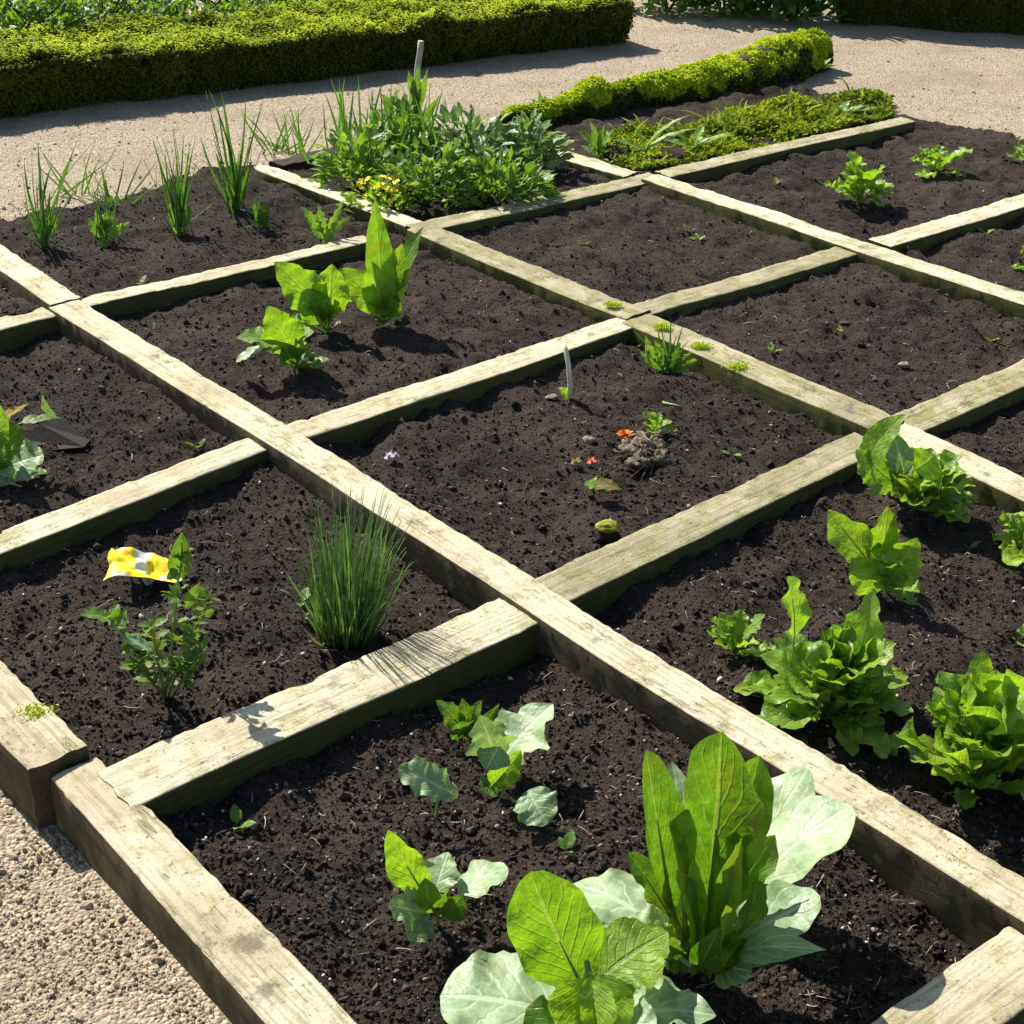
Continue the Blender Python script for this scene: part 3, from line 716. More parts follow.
# --- lettuces of the right hand row
G = 'lettuces in the right hand square'
def frilly(px, py, label, r, h, n, seed, tint=(.25, 1), extra=(), e=(15, 80), name='lettuce', mat=None, **k):
    p = Plant(name, label, 'lettuce', px, py, G)
    rosette(p, n, r*p.s, h*p.s, mat or m_lett, tint=tint, seed=seed, e0=e[0], e1=e[1], ruffle=.19, lobe=.15, **k)
    for b, t, w, m, kw in extra: p.leaf(b, t, w, m, kw.pop('up', 'cam'), **kw)
    return p
frilly(972, 785, 'upright bright green lettuce at the right edge below the middle of the row', 84, 124, 56, 5, e=(20, 86), wid=.36)
frilly(824, 714, 'broadest lettuce with a wide spread of shining leaves, in the middle of the row', 82, 92, 64, 6, e=(8, 80), wid=.36, extra=[
    ((852, 690), (874, 590, -.05), 44, m_lett, dict(shape='ovate', tint=.55, pet=.1, fold=.35, lobe=.14, ruffle=.12, up=(-.3, -.5, .6))),
    ((788, 680), (788, 576, -.04), 32, m_lett, dict(shape='round', tint=.9, pet=.45, fold=.35, bend=.15, lobe=.15, ruffle=.15, up=(.4, -.4, .6))),
    ((810, 690, .03), (760, 655, .05), 40, m_lett, dict(up='up', shape='ovate', tint=.8, pet=.2))])
frilly(735, 655, 'small seedling lettuce at the left end of the row, beside the broadest one', 42, 46, 18, 7, e=(8, 70), wid=.4, tint=(.4, 1))
frilly(884, 590, 'two-leaved young lettuce with a thick upright midrib, second from the top of the row', 40, 40, 5, 8, e=(10, 45), tint=(.3, .8), extra=[
    ((890, 590), (828, 510), 38, m_lett, dict(shape='ovate', tint=.9, pet=.42, fold=.4, bend=.12, lobe=.12, lobes=3)),
    ((880, 560), (888, 506), 28, m_lett, dict(up='up', shape='ovate', tint=.7, pet=.05, lobe=.1)),
    ((885, 592), (895, 512), 20, m_lime, dict(shape='lance', tint=.9, pet=.05, fold=.6)),
    ((884, 588, .02), (905, 560, .05), 26, m_lett, dict(shape='ovate', tint=.4, pet=.1, ruffle=.15, lobe=.12)),
    ((884, 588, .0), (870, 530, .0), 24, m_lett, dict(shape='ovate', tint=.3, pet=.2, ruffle=.15, lobe=.12)),
    ((885, 585, .02), (918, 538, .03), 42, m_lett, dict(shape='ovate', tint=.8, pet=.05, ruffle=.1, lobe=.12)),
    ((884, 590, .02), (852, 555, .04), 40, m_lett, dict(shape='ovate', tint=.9, pet=.05, fold=.3))])
frilly(915, 508, 'topmost lettuce of the row, its big arched leaf covering the timber crossing', 56, 60, 30, 9, e=(10, 65), wid=.44, tint=(.2, .85), extra=[
    ((905, 490), (856, 450), 42, m_lett, dict(shape='ovate', tint=.6, pet=.05, lobe=.1, ruffle=.1)),
    ((866, 468), (906, 414, -.02), 32, m_lime, dict(shape='ovate', tint=.55, pet=.05, bend=.25, fold=.2, up=(-.6, -.6, .6))),
    ((910, 490), (955, 470), 44, m_lett, dict(up='up', shape='ovate', tint=.8, pet=.05, ruffle=.12)),
    ((915, 470), (935, 455), 40, m_lett, dict(shape='round', tint=1, pet=.05)),
    ((905, 475, .02), (893, 432), 26, m_pale, dict(shape='ovate', tint=.3, pet=.05, fold=.3))])
frilly(1030, 562, 'lettuce cut off by the right edge of the frame, level with the two-leaved one', 52, 62, 18, 10, e=(12, 75))
frilly(1045, 660, 'lettuce tip just showing at the right edge below the cut off one', 40, 40, 12, 13, e=(5, 70))

# --- chives
p = Plant('chive_clump', 'dense tuft of thin upright blue-green chives in the left square', 'chives', 346, 640)
for k in range(250):
    a, q = rng.uniform(0, 6.28), math.sqrt(rng.uniform())
    b = p.b+np.array([math.cos(a), math.sin(a)*.8, 0])*q*.048
    dx = math.cos(a)*q*(.045)+rng.normal(0, .018); dy = math.sin(a)*q*.07
    h = rng.uniform(.16, .37)*(1-.20*q)
    if k % 6 == 0: h *= .6
    t = b+np.array([dx*1.2+.01, dy, h])
    m = p.part('foliage')
    if k % 3: tube(m, bez(b, b+(t-b)*np.array([.25, .25, .6]), t, 7), np.linspace(.0016, .0005, 7), 5, rng.uniform(.2, 1))
    else: leaf(m, b, t, .005, p.back+rng.normal(0, .4, 3), bend=.1, shape='blade', tint=rng.uniform(.3, 1), nu=3, nv=9, pet=0)
p.close(foliage=m_chive)

# --- herb with the yellow label
def herb(p, stems, mat, lsize, tint=(.2, 1), per=9, shape='ovate', lobe=.15):
    for (b, t, bend) in stems:
        B, T = p.pt(b), p.pt(t)
        C = bez(B, (B+T)/2+np.array([bend, 0, .01])*1.0, T, 12)
        tube(p.part('stem'), C, np.linspace(.0032, .0012, 12), 6)
        for k in range(per):
            q = rng.uniform(.38, 1.0); c = C[int(q*11)]
            a = rng.uniform(0, 6.28); e = rng.uniform(-.2, .9)
            d = np.array([math.cos(a)*math.cos(e), math.sin(a)*math.cos(e), math.sin(e)])
            l = lsize*p.s*rng.uniform(.55, 1.2)
            leaf(p.part('foliage'), c, c+d*l, l*.55, UP+rng.normal(0, .4, 3), bend=.12, fold=.2, shape=shape, lobe=lobe, lobes=3, tint=rng.uniform(*tint), nu=5, nv=9, pet=.15)
p = Plant('tomato_seedling', 'straggly young plant with lobed leaves beside the yellow label', 'seedling', 165, 698)
herb(p, [((165, 695), (180, 540), .01), ((163, 695), (105, 612, .03), .0), ((165, 690), (212, 590), .01), ((165, 698), (130, 660, .05), 0), ((168, 698), (195, 625, .04), 0), ((165, 698), (150, 620), .0), ((172, 698), (205, 650, .07), 0)], m_herb, 17, per=30)
p.leaf((178, 580), (182, 532), 22, m_herb, 'cam', shape='ovate', tint=.6, pet=.05, fold=.4)
p.leaf((120, 622), (80, 615, .03), 24, m_herb, 'up', shape='ovate', tint=.6, pet=.1, lobe=.2)
p.leaf((185, 610), (200, 582), 12, m_herb, 'cam', shape='lance', tint=.9, pet=.05)
p.leaf((155, 650, .04), (120, 640, .05), 20, m_pale, 'up', shape='ovate', tint=.4, pet=.1)
p.close(stem=m_stem, foliage=m_herb)
# yellow label, bent sheet on a short tongue in the soil
b = soil_at(142, 590); s = ppm(b)
o = thing('plant_label', 'crumpled yellow and orange plant label lying behind the straggly young plant', 'plant label', b)
m = MB(); nu_, nv_ = 36, 20
cor = [up_at(b, 104, 582, .0), up_at(b, 180, 577, .0), up_at(b, 168, 557, -.085), up_at(b, 112, 550, -.08)]
g = np.zeros((nv_, nu_, 3))
for r_ in range(nv_):
    for c_ in range(nu_):
        u, v = c_/(nu_-1), r_/(nv_-1)
        q = (cor[0]*(1-u)+cor[1]*u)*(1-v)+(cor[3]*(1-u)+cor[2]*u)*v
        g[r_, c_] = q+np.array([0, -.3, 1])*(.010*math.sin(u*math.pi*1.6+.3)+.006*math.sin(v*4+u*5)+.006*abs(math.sin(u*7.3+v*2.1))*(.4+v)+.007*float(fbm(np.array([u*3.1, v*2.7, 4.2]), 3, 77)))+np.array([.010*float(noise(np.array([u*6, v*5, 1.]), 5)), 0, 0])
i = np.arange(nv_-1)[:, None]*nu_; j = np.arange(nu_-1)[None]
f = np.stack([i+j, i+j+1, i+nu_+j+1, i+nu_+j], -1).reshape(-1, 4)
m.add(g.reshape(-1, 3), f)
off = m.n; m.add(g.reshape(-1, 3)+np.array([0, .3, -1])*.0012, f[:, ::-1])
m.build('label_sheet', m_label, o)
m = MB(); tube(m, [b+np.array([.01, .03, -.02]), b*.5+(cor[0]+cor[1])*.25+np.array([0, .025, -.004]), (cor[0]+cor[1])/2+np.array([0, .02, .002])], [.006, .006, .005], 6)
m.build('tongue', m_stempale, o)

# --- left edge cabbage, stalk, shadow flake
p = Plant('cabbage_plant', 'wilted cabbage at the left edge with blistered green leaves and a yellowing stalk', 'leafy plant', 0, 478)
p.leaf((-10, 470), (22, 428, .0), 46, m_spin, (-.3, -.7, .7), shape='round', tint=.7, pet=.05, ruffle=.08)
p.leaf((0, 470), (44, 455, .03), 48, m_pale, (0, -.6, 1), shape='round', tint=.55, pet=.05, ruffle=.1, bend=.15)
p.leaf((-8, 470, .03), (14, 482, .05), 30, m_pale, (0, -.7, .8), shape='ovate', tint=.7, pet=.05)
p.leaf((-20, 450), (0, 405), 40, m_lett, 'cam', shape='ovate', tint=.6, pet=.05)
p.leaf((-30, 455), (10, 420, -.03), 30, m_spin, 'cam', shape='ovate', tint=.1, pet=.05)
p.leaf((-20, 440), (30, 403, -.04), 16, m_dry, 'up', part='withered_leaf', shape='lance', tint=1, pet=.05, ruffle=.15)
p.leaf((10, 425), (62, 418, .0), 14, m_herb, 'up', shape='lance', tint=.7, pet=.05)
p.leaf((58, 418), (42, 394), 12, m_pale, (-.4, -.6, .5), shape='lance', tint=.1, pet=.03, fold=.6)
rosette(p, 8, .12, .10, m_spin, seed=77, e0=5, e1=60, tint=(0, .4))
b = soil_at(52, 442)
m = MB(); pts = [soil_at(x_, y_, z_+.010) for x_, y_, z_ in ((18, 440, .0), (40, 424, .016), (62, 417, .022), (90, 440, .004), (84, 447, .0), (50, 450, .0))]  # dark flake added where the plant's shadow lies on the soil
cm = np.mean(pts, 0)
V = np.array(pts+[q+np.array([0, .004, -.012]) for q in pts]); m.add(V, np.array([(0, 5, 4, 1), (1, 4, 3, 2), (6, 7, 10, 11), (7, 8, 9, 10)]+[(k, (k+1) % 6, 6+(k+1) % 6, 6+k) for k in range(6)]))
tag(m.build('shadow_flake', m_stone_shadow, None, cm, smooth=False), 'dark flake standing for the plant shadow on the soil beside the wilted cabbage', 'shadow patch')

# --- spinach seedlings in the upper left square
G = 'spinach seedlings in the upper left square'
p = Plant('spinach_seedling', 'tallest spinach seedling, one tall pointed leaf rising over the thin timber', 'seedling', 384, 322, G)
p.leaf((386, 315), (375, 198), 28, m_spin, 'cam', shape='lance', tint=1, pet=.08, fold=.3, bend=-.04, petw=.3)
p.leaf((385, 310, .01), (342, 268, .02), 36, m_lime, (-.2, -.7, .8), shape='ovate', tint=.5, pet=.06, bend=.1, lobe=.08)
p.leaf((386, 312, .02), (402, 244, .02), 30, m_lime, (-.2, -1, .3), shape='ovate', tint=.65, pet=.06, bend=-.06, lobe=.06)
p.leaf((388, 312), (424, 226), 28, m_spin, (-.5, -.6, .5), shape='lance', tint=.7, pet=.15)
p.leaf((386, 318, .02), (372, 262, .03), 34, m_lime, 'cam', shape='ovate', tint=.6, pet=.06)
p.leaf((386, 320, .0), (392, 285, .03), 28, m_spin, 'cam', shape='ovate', tint=.2, pet=.05)
p = Plant('spinach_seedling', 'middle spinach seedling with broad rounded leaves bending left', 'seedling', 326, 332, G)
p.leaf((326, 318), (274, 262), 40, m_lime, (-.1, -.8, .6), shape='ovate', tint=.5, pet=.1, bend=.2, lobe=.07, ruffle=.1)
p.leaf((328, 320), (332, 264, -.01), 40, m_lime, 'cam', shape='ovate', tint=.7, pet=.1, bend=.2, lobe=.07, ruffle=.1)
p.leaf((326, 325, .01), (304, 290, .02), 34, m_lime, 'cam', shape='round', tint=.3, pet=.1)
p.leaf((328, 330), (336, 295, .0), 26, m_spin, (-1, -.4, .3), shape='ovate', tint=.5, pet=.1)
p.leaf((328, 332), (340, 325, .03), 22, m_spin, 'up', shape='ovate', tint=.2, pet=.1)
p = Plant('spinach_seedling', 'lowest spinach seedling, its wide drooping leaves nearest the long timber', 'seedling', 296, 368, G)
p.leaf((294, 355), (268, 306), 40, m_lime, (-.1, -.7, .7), shape='ovate', tint=.5, pet=.06, lobe=.07)
p.leaf((295, 345), (236, 338, .02), 40, m_lime, 'up', shape='ovate', tint=.4, pet=.1, bend=.14, lobe=.08)
p.leaf((294, 345, .01), (314, 332, .03), 34, m_lime, 'up', shape='ovate', tint=.7, pet=.1, bend=.1)
p.leaf((268, 345, .02), (236, 362, .04), 14, m_pale, 'up', shape='oblong', tint=.5, pet=.03)
p.leaf((296, 368), (330, 360, .02), 18, m_spin, 'up', shape='ovate', tint=.7, pet=.1, lobe=.15)
p.leaf((296, 365), (282, 345, .03), 22, m_spin, 'cam', shape='ovate', tint=.3, pet=.1)
tube(p.part('stem'), bez(p.b, p.b+UP*.03, p.pt((294, 335)), 5), .003); p.close(stem=m_stem)
for o_ in [o_ for o_ in COL.objects if o_.name.startswith('spinach_seedling')]:
    b = np.array(o_.location)
    for k in range(7):
        a = rng.uniform(0, 6.28); e = rng.uniform(.25, 1.2); l = rng.uniform(.06, .13); d = np.array([math.cos(a)*math.cos(e), math.sin(a)*math.cos(e), math.sin(e)])
        m = MB(); leaf(m, b, b+d*l, l*.45, UP-d*.5, shape='ovate', tint=rng.uniform(0, .9), pet=.35, bend=.2, fold=.3, ruffle=.12, lobe=.12, petw=.1); m.build('leaf', [m_spin, m_lime][k % 2], o_)
p = Plant('leafy_weed', 'feathery weed with one broad blade against the thin timber above the spinach seedlings', 'weed', 325, 240)
for b, t, w, ti in (((322, 245), (345, 198), 12, .9), ((325, 235), (300, 205), 16, .5), ((325, 238), (318, 202), 15, .6), ((327, 235), (352, 215), 12, .3), ((325, 240), (308, 222), 14, .2), ((322, 252, .05), (338, 215), 12, .8)):
    p.leaf(b, t, w*.6, m_weed, 'cam', shape='lance', tint=ti, pet=.05, lobe=.3, lobes=6, bend=.2, part='leaf')

# --- onions and leeks along the back left
G = 'onion and leek tufts at the back left'
def tuft(px, py, label, tips, leaves=(), name='leek_tuft'):
    p = Plant(name, label, 'leek', px, py, G)
    for (tx, ty, w, ti) in tips:
        m = MB(); b = p.pt((px+rng.uniform(-5, 5), py-1)); t = p.pt((tx, ty, rng.uniform(-.03, .03)))
        leaf(m, b, t, w*.6*p.s, p.back+np.array([rng.normal(0, .8), 0, .2]), bend=rng.normal(0, .10), fold=.6, shape='blade', tint=ti, nu=5, nv=14, pet=0)
        m.build('leaf', m_blade, p.o)
    m = MB()
    for k in range(16):
        q = tips[k % len(tips)]; b = p.b+np.append(rng.normal(0, .018, 2), 0)
        t = p.pt((q[0]+rng.normal(0, 9), q[1]+abs(rng.normal(0, 22)), rng.uniform(-.05, .05)))
        tube(m, bez(b, (b+t)/2+rng.normal(0, .022, 3), t, 9), np.linspace(.0022, .0007, 9), 4, rng.uniform(.1, 1))
    m.build('wisps', m_chive, p.o)
    for (b, t, w, ti) in leaves: p.leaf(b, t, w*.8, m_weed, 'cam', shape='ovate', tint=ti, pet=.15, fold=.3, lobe=.15, bend=.2)
tuft(45, 245, 'leftmost leek tuft, with dark broken blades', [(38, 142, 11, .3), (24, 158, 7, .1), (78, 138, 6, .8), (30, 262, 8, .9), (52, 165, 9, .2), (22, 200, 5, .5), (75, 190, 4, .3), (50, 190, 9, .1), (62, 200, 6, .6), (40, 180, 8, 0)], [((45, 240), (58, 215), 14, .9)])
tuft(106, 240, 'low leafy tuft with a bright yellow-green leaf, second from the left', [(92, 185, 5, .4), (118, 190, 4, .3), (100, 165, 3, .5)], [((106, 238, .01), (130, 222, .03), 12, 1), ((105, 230), (108, 210), 14, .8), ((106, 240), (100, 248, .05), 15, .6), ((104, 240), (88, 218), 12, .3), ((106, 235), (112, 215), 12, .5), ((104, 238), (96, 208), 12, .4)])
tuft(180, 232, 'feathery leek tuft with many thin tips, third from the left', [(152, 138, 4, .2), (160, 130, 4, .6), (172, 126, 4, .5), (184, 130, 4, .4), (196, 135, 4, .3), (190, 145, 6, .7), (165, 150, 5, .3), (176, 160, 6, .2), (186, 165, 6, .6), (170, 175, 7, .3), (196, 160, 4, .2), (158, 150, 4, .4), (180, 185, 8, .5)], [((180, 230), (190, 205), 14, .4), ((178, 230), (170, 200), 14, .6), ((182, 234), (172, 225, .03), 10, .8)])
tuft(236, 212, 'tallest leek tuft with broad bright blades, by the rounded timber end', [(208, 88, 8, .5), (221, 92, 9, .4), (246, 95, 8, .9), (200, 135, 8, .3), (252, 160, 12, .8), (264, 95, 4, .4), (230, 140, 8, .6), (215, 150, 7, .7), (240, 150, 9, .5), (218, 105, 5, .2)])
tuft(262, 228, 'tiny dark tuft at the foot of the tallest leek', [(258, 198, 5, .1)], [((262, 226), (254, 200), 12, .0), ((262, 226), (268, 202), 12, .1), ((262, 228), (260, 205, .01), 12, .2), ((262, 228), (266, 214, .03), 10, .1)])
for k, (x0, y0, lab) in enumerate(((78, 190, 'fine dry weed sprig on the gravel between the two leftmost tufts'), (300, 150, 'grassy weed sprig on the gravel behind the rotten plank'), (275, 145, 'thin weed blades on the gravel above the rounded timber end'), (120, 205, 'sparse weed stalks at the back soil edge right of the yellow-green tuft'))):
    p = Plant('grass_sprig', lab, 'weed', x0, y0+8, 'weed sprigs at the gravel edge', z=.035)
    for q in range(14):
        leaf(p.part('foliage'), p.b+rng.normal(0, .03, 3)*np.array([1, .6, 0]), p.b+np.array([rng.normal(0, .10), rng.normal(0, .06), rng.uniform(.05, .22)]), .007, p.back+rng.normal(0, .4, 3), bend=rng.normal(0, .15), shape='blade', tint=rng.uniform(.2, 1), nu=3, nv=8, pet=0)
    p.close(foliage=m_blade)

# --- dense leafy clump
G = 'plants of the dense leafy clump'
def bushy(px, py, label, wpx, hpx, n, seed, mat=None, lsz=26, tint=(.1, 1), shape='lance', lobe=.18, cat='weed', name='leafy_weed', stemmy=6):
    p = Plant(name, label, cat, px, py, G); r = np.random.default_rng(seed)
    for k in range(n):
        a = r.uniform(0, 6.28); q = math.sqrt(r.uniform()); hh = r.uniform(.08, 1)
        c = p.b+np.array([math.cos(a)*q*wpx*p.s*.5, math.sin(a)*q*wpx*p.s*.38, hh*hpx*p.s*(1-.55*q*q)*.95])
        d = nrm(np.array([math.cos(a)*q*1.2+r.normal(0, .5), math.sin(a)*q+r.normal(0, .5), .25+.7*(1-q)+r.normal(0, .35)]))
        l = lsz*p.s*r.uniform(.6, 1.25)
        leaf(p.part('foliage'), c, c+d*l, l*r.uniform(.32, .5), UP+r.normal(0, .5, 3), bend=r.uniform(.05, .25), fold=.25, ruffle=.06, shape=shape, lobe=lobe, lobes=3, tint=r.uniform(*tint), nu=5, nv=10, pet=.1, seed=int(r.integers(1 << 30)))
    for k in range(stemmy):
        a = r.uniform(0, 6.28); q = math.sqrt(r.uniform())
        t = p.b+np.array([math.cos(a)*q*wpx*p.s*.45, math.sin(a)*q*wpx*p.s*.3, hpx*p.s*r.uniform(.5, .9)])
        tube(p.part('stem'), bez(p.b, p.b+(t-p.b)*np.array([.3, .3, .6]), t, 6), np.linspace(.003, .0015, 6), 5)
    p.close(stem=m_stem, foliage=mat or m_weed)
    return p
bushy(358, 190, 'bushy weed at the left end of the dense leafy clump, next to the rotten plank', 75, 62, 260, 1, lsz=17, tint=(.35, 1))
bushy(398, 172, 'bright weed at the back of the dense leafy clump, below the shoot on the stick', 80, 70, 240, 2, lsz=19, tint=(.4, 1))
bushy(425, 205, 'dark weed at the front middle of the dense leafy clump', 85, 66, 280, 3, lsz=17, tint=(.15, .9))
bushy(470, 180, 'glossy weed at the centre back of the dense leafy clump', 95, 75, 280, 4, lsz=20, shape='ovate', tint=(0, .8), mat=m_weedpale)
bushy(500, 205, 'low dark weed at the front right of the dense leafy clump', 90, 58, 280, 5, lsz=17, tint=(.1, .9))
bushy(525, 175, 'greyish weed at the right end of the dense leafy clump, by the short timber stub', 70, 60, 220, 6, lsz=18, tint=(.1, .9), shape='ovate', mat=m_weedpale)
p = bushy(380, 212, 'low yellow flowering plant at the front of the dense leafy clump', 62, 30, 90, 7, lsz=13, tint=(.6, 1), mat=m_lime, shape='ovate', cat='flowers', name='flowering_plant', stemmy=4)
for k in range(22):
    m = MB(); c = p.b+np.array([rng.normal(0, .06), rng.normal(0, .04), rng.uniform(.06, .13)]); ax = nrm(UP+rng.normal(0, .4, 3)+p.back*.5)
    lump(m, c, .005, (1, 1, .8), .1, 2, 6)
    for q in range(6):
        d = nrm(np.cross(ax, nrm(rng.normal(0, 1, 3)))+ax*.25)
        leaf(m, c, c+d*.015, .012, ax, shape='round', pet=0, nu=5, nv=6)
    m.build('flower', m_yellow, p.o)
p = Plant('grassy_weed', 'tall grassy blades standing out of the left half of the dense leafy clump', 'weed', 385, 175, G)
for k in range(60):
    b = p.b+np.array([rng.normal(0, .14), rng.normal(0, .07), .02]); leaf(p.part('blades'), b, b+np.array([rng.normal(0, .07), rng.normal(0, .05), rng.uniform(.15, .34)]), .012, p.back+rng.normal(0, .5, 3), bend=rng.normal(0, .14), fold=.3, shape='blade', tint=rng.uniform(.3, 1), nu=3, nv=9, pet=0)
p.close(blades=m_blade)
p = Plant('garden_stake', 'grey sawn stick standing up behind the dense leafy clump', 'stake', 416, 128)
m = MB(); q = bez(p.b, p.pt((414, 90)), p.pt((421, 41)), 12); tube(m, q+rng.normal(0, .0012, q.shape), np.linspace(.013, .0125, 12), 9); m.build('stick', m_wood, p.o)
p = Plant('climbing_shoot', 'leafy green shoot climbing the grey stick', 'seedling', 412, 140)
for b, t, w, ti in (((414, 120), (418, 62), 9, .5), ((414, 125), (413, 75), 10, .3), ((415, 118), (428, 68), 8, .9), ((415, 100), (408, 70), 8, .7), ((410, 135), (382, 100), 12, .9), ((412, 135), (396, 100), 10, .6), ((412, 135), (440, 95), 10, .7), ((414, 130), (416, 92), 13, .1)):
    p.leaf(b, t, w, m_weed, 'cam', shape='lance', tint=ti, pet=.05)

# --- lettuces of the top right square
G = 'lettuces in the top right square'
frilly(858, 202, 'lettuce with curled pale leaf tips in the middle of the top right square', 36, 44, 18, 21, e=(8, 75), tint=(.4, 1), wid=.5)
frilly(938, 172, 'flat spreading lettuce nearest the gravel in the top right square', 36, 26, 16, 22, e=(12, 40), tint=(.5, 1), wid=.5)
frilly(1026, 165, 'lettuce cut off at the right edge by the far gravel', 24, 30, 10, 23, e=(8, 65))
frilly(1032, 272, 'lettuce cut off at the right edge below the top right timber', 22, 26, 10, 24, e=(8, 65))

# --- centre square odds and ends
p = Plant('leafy_weed', 'trailing weed with mossy leaves growing from the joint at the top of the centre square', 'weed', 668, 372)
for b, t, w, ti in (((660, 365), (645, 335), 8, .8), ((665, 365), (655, 340), 9, .9), ((672, 370), (692, 352), 9, .5), ((670, 372), (680, 342), 9, .2), ((668, 372), (662, 350, .02), 10, .1), ((665, 372), (640, 352), 10, .7), ((672, 372), (698, 360, .0), 12, .9), ((668, 374), (676, 362, .03), 9, .0)):
    p.leaf(b, t, w, m_weed, 'cam', shape='ovate', tint=ti, pet=.1, lobe=.25, fold=.3)
for q in range(14):
    leaf(p.part('blades'), p.b+rng.normal(0, .012, 3)*np.array([1, 1, 0]), p.b+np.array([rng.normal(-.01, .05), rng.normal(0, .04), rng.uniform(.04, .15)]), .007, p.back+rng.normal(0, .4, 3), bend=rng.normal(0, .15), shape='blade', tint=rng.uniform(0, .8), nu=3, nv=8, pet=0)
tube(p.part('trailing_stem'), [p.pt((646, 345)), p.pt((648, 372)), p.pt((656, 392, .03)), soil_at(664, 403, .006), soil_at(680, 406, .006)], [.002, .003, .004, .004, .002]); p.close(trailing_stem=m_stem, blades=m_blade)
b = soil_at(570, 398)
m = MB(); tube(m, bez(b-UP*.01, up_at(b, 571, 366, .03), up_at(b, 564, 344, -.02), 10), np.linspace(.0066, .0062, 10), 9)
o = thing('cut_stalk', 'white cut stalk standing in the centre square against the timber above', 'stalk', b); m.build('stalk', m_stempale, o)
m = MB(); leaf(m, b, up_at(b, 558, 388, .02), .03, (0, -.6, .8), shape='ovate', pet=.05, tint=.9); m.build('leaf', m_lett, o)
b = soil_at(635, 462); o = thing('soil_clod', 'crumbly pale clod of dug up roots beside the orange flower', 'clod', b); m = MB()
for (x_, y_, r_) in ((632, 452, .024), (645, 455, .028), (655, 448, .025), (628, 448, .020), (640, 462, .026), (650, 442, .026), (660, 458, .024), (642, 450, .032)):
    lump(m, soil_at(x_, y_, .012), r_, (1, 1, .75), .6, 2.6, 16)
for k in range(26):
    q = soil_at(640+rng.normal(0, 16), 450+rng.normal(0, 10), .03); tube(m, bez(q, q+rng.normal(0, .03, 3), q+np.append(rng.normal(0, .05, 2), -.03), 6), .0009, 4)
m.build('lump', m_clod, o)
def bloom(name, label, cat, px, py, z, n, r, mat, sq=.4):
    b = soil_at(px, py, z); m = MB(); o = thing(name, label, cat, b)
    for k in range(n):
        a = k*2.4; q = math.sqrt(k/n); e = 1.2-1.0*q
        d = np.array([math.cos(a)*math.cos(e), math.sin(a)*math.cos(e), math.sin(e)])
        c = b+np.array([math.cos(a), math.sin(a), 0])*r*.25*q
        leaf(m, c, c+d*r*rng.uniform(.8, 1.1), r*.55, UP, shape='round', pet=0, nu=5, nv=6, ruffle=.1)
    lump(m, b+UP*r*.1, r*.42, (1, 1, .5), .1, 2, 8)
    m.build('petals', mat, o); return o
def scrap(name, label, cat, px, py, z, n, r, mat):
    b = soil_at(px, py, z); m = MB()
    leaf(m, b-np.array([r, 0, 0]), b+np.array([r, r*.3, r*.3]), r*1.5, UP, shape='ovate', pet=0, bend=.35, ruffle=.2, fold=.3)
    tag(m.build(name, mat, None, b), label, cat, 'petal scraps on the soil')
bloom('marigold_flower', 'bright orange flower head on the clod in the centre square', 'flower', 625, 436, .02, 20, .019, m_orange)
scrap('fallen_petal', 'red petal scrap on the soil left of the clod', 'petal', 593, 464, .008, 7, .015, m_red)
scrap('fallen_petal', 'rusty ochre petal scrap left of the red one', 'petal', 577, 464, .008, 9, .015, m_dry)
scrap('fallen_petal', 'mauve petal lying on the soil near the long timber in the centre square', 'petal', 392, 459, .010, 6, .018, m_mauve)
bloom('marigold_flower', 'tiny orange flower beside the long timber in the left square', 'flower', 132, 367, .010, 12, .013, m_orange)
p = Plant('fallen_leaf', 'yellow-green leaf curled on the soil below the clod', 'leaf', 600, 497)
p.leaf((612, 492, .0), (584, 484, .0), 26, m_lime, 'up', shape='ovate', tint=.4, pet=.05, bend=.2)
p.leaf((590, 488), (622, 490, .01), 20, m_dry, 'up', part='withered_leaf', shape='ovate', tint=.2, pet=.05, bend=.3)
p = Plant('lettuce', 'tiny lettuce seedling just above the clod in the centre square', 'lettuce', 654, 434)
rosette(p, 9, .055, .04, m_lett, seed=31, e0=10, e1=70, tint=(.3, 1))
b = soil_at(606, 543); m = MB(); o = thing('lichen_stone', 'small dark stone with a yellow lichen cap against the mottled timber', 'stone', b)
lump(m, b+UP*.018, .022, (1.1, .8, 1), .25, 2, 14); m.build('stone', m_stone_shadow, o)
m = MB(); lump(m, b+UP*.042, .021, (1.15, .9, .5), .3, 3, 14); m.build('lichen_cap', m_lichen, o)
for (x_, y_, r_, lab) in ((552, 397, .011, 'small pale pebble beside the white cut stalk'), (590, 440, .012, 'pale crumb of dried mortar left of the orange flower'), (905, 365, .012, 'flat pale stone on the soil right of the lichened timber'),):
    m = MB(); b = soil_at(x_, y_, .006); lump(m, b, r_, (1.4, 1, .6), .4, 2, 10); tag(m.build('pebble', m_pebble, None, b), lab, 'pebble', 'pale pebbles on the soil')

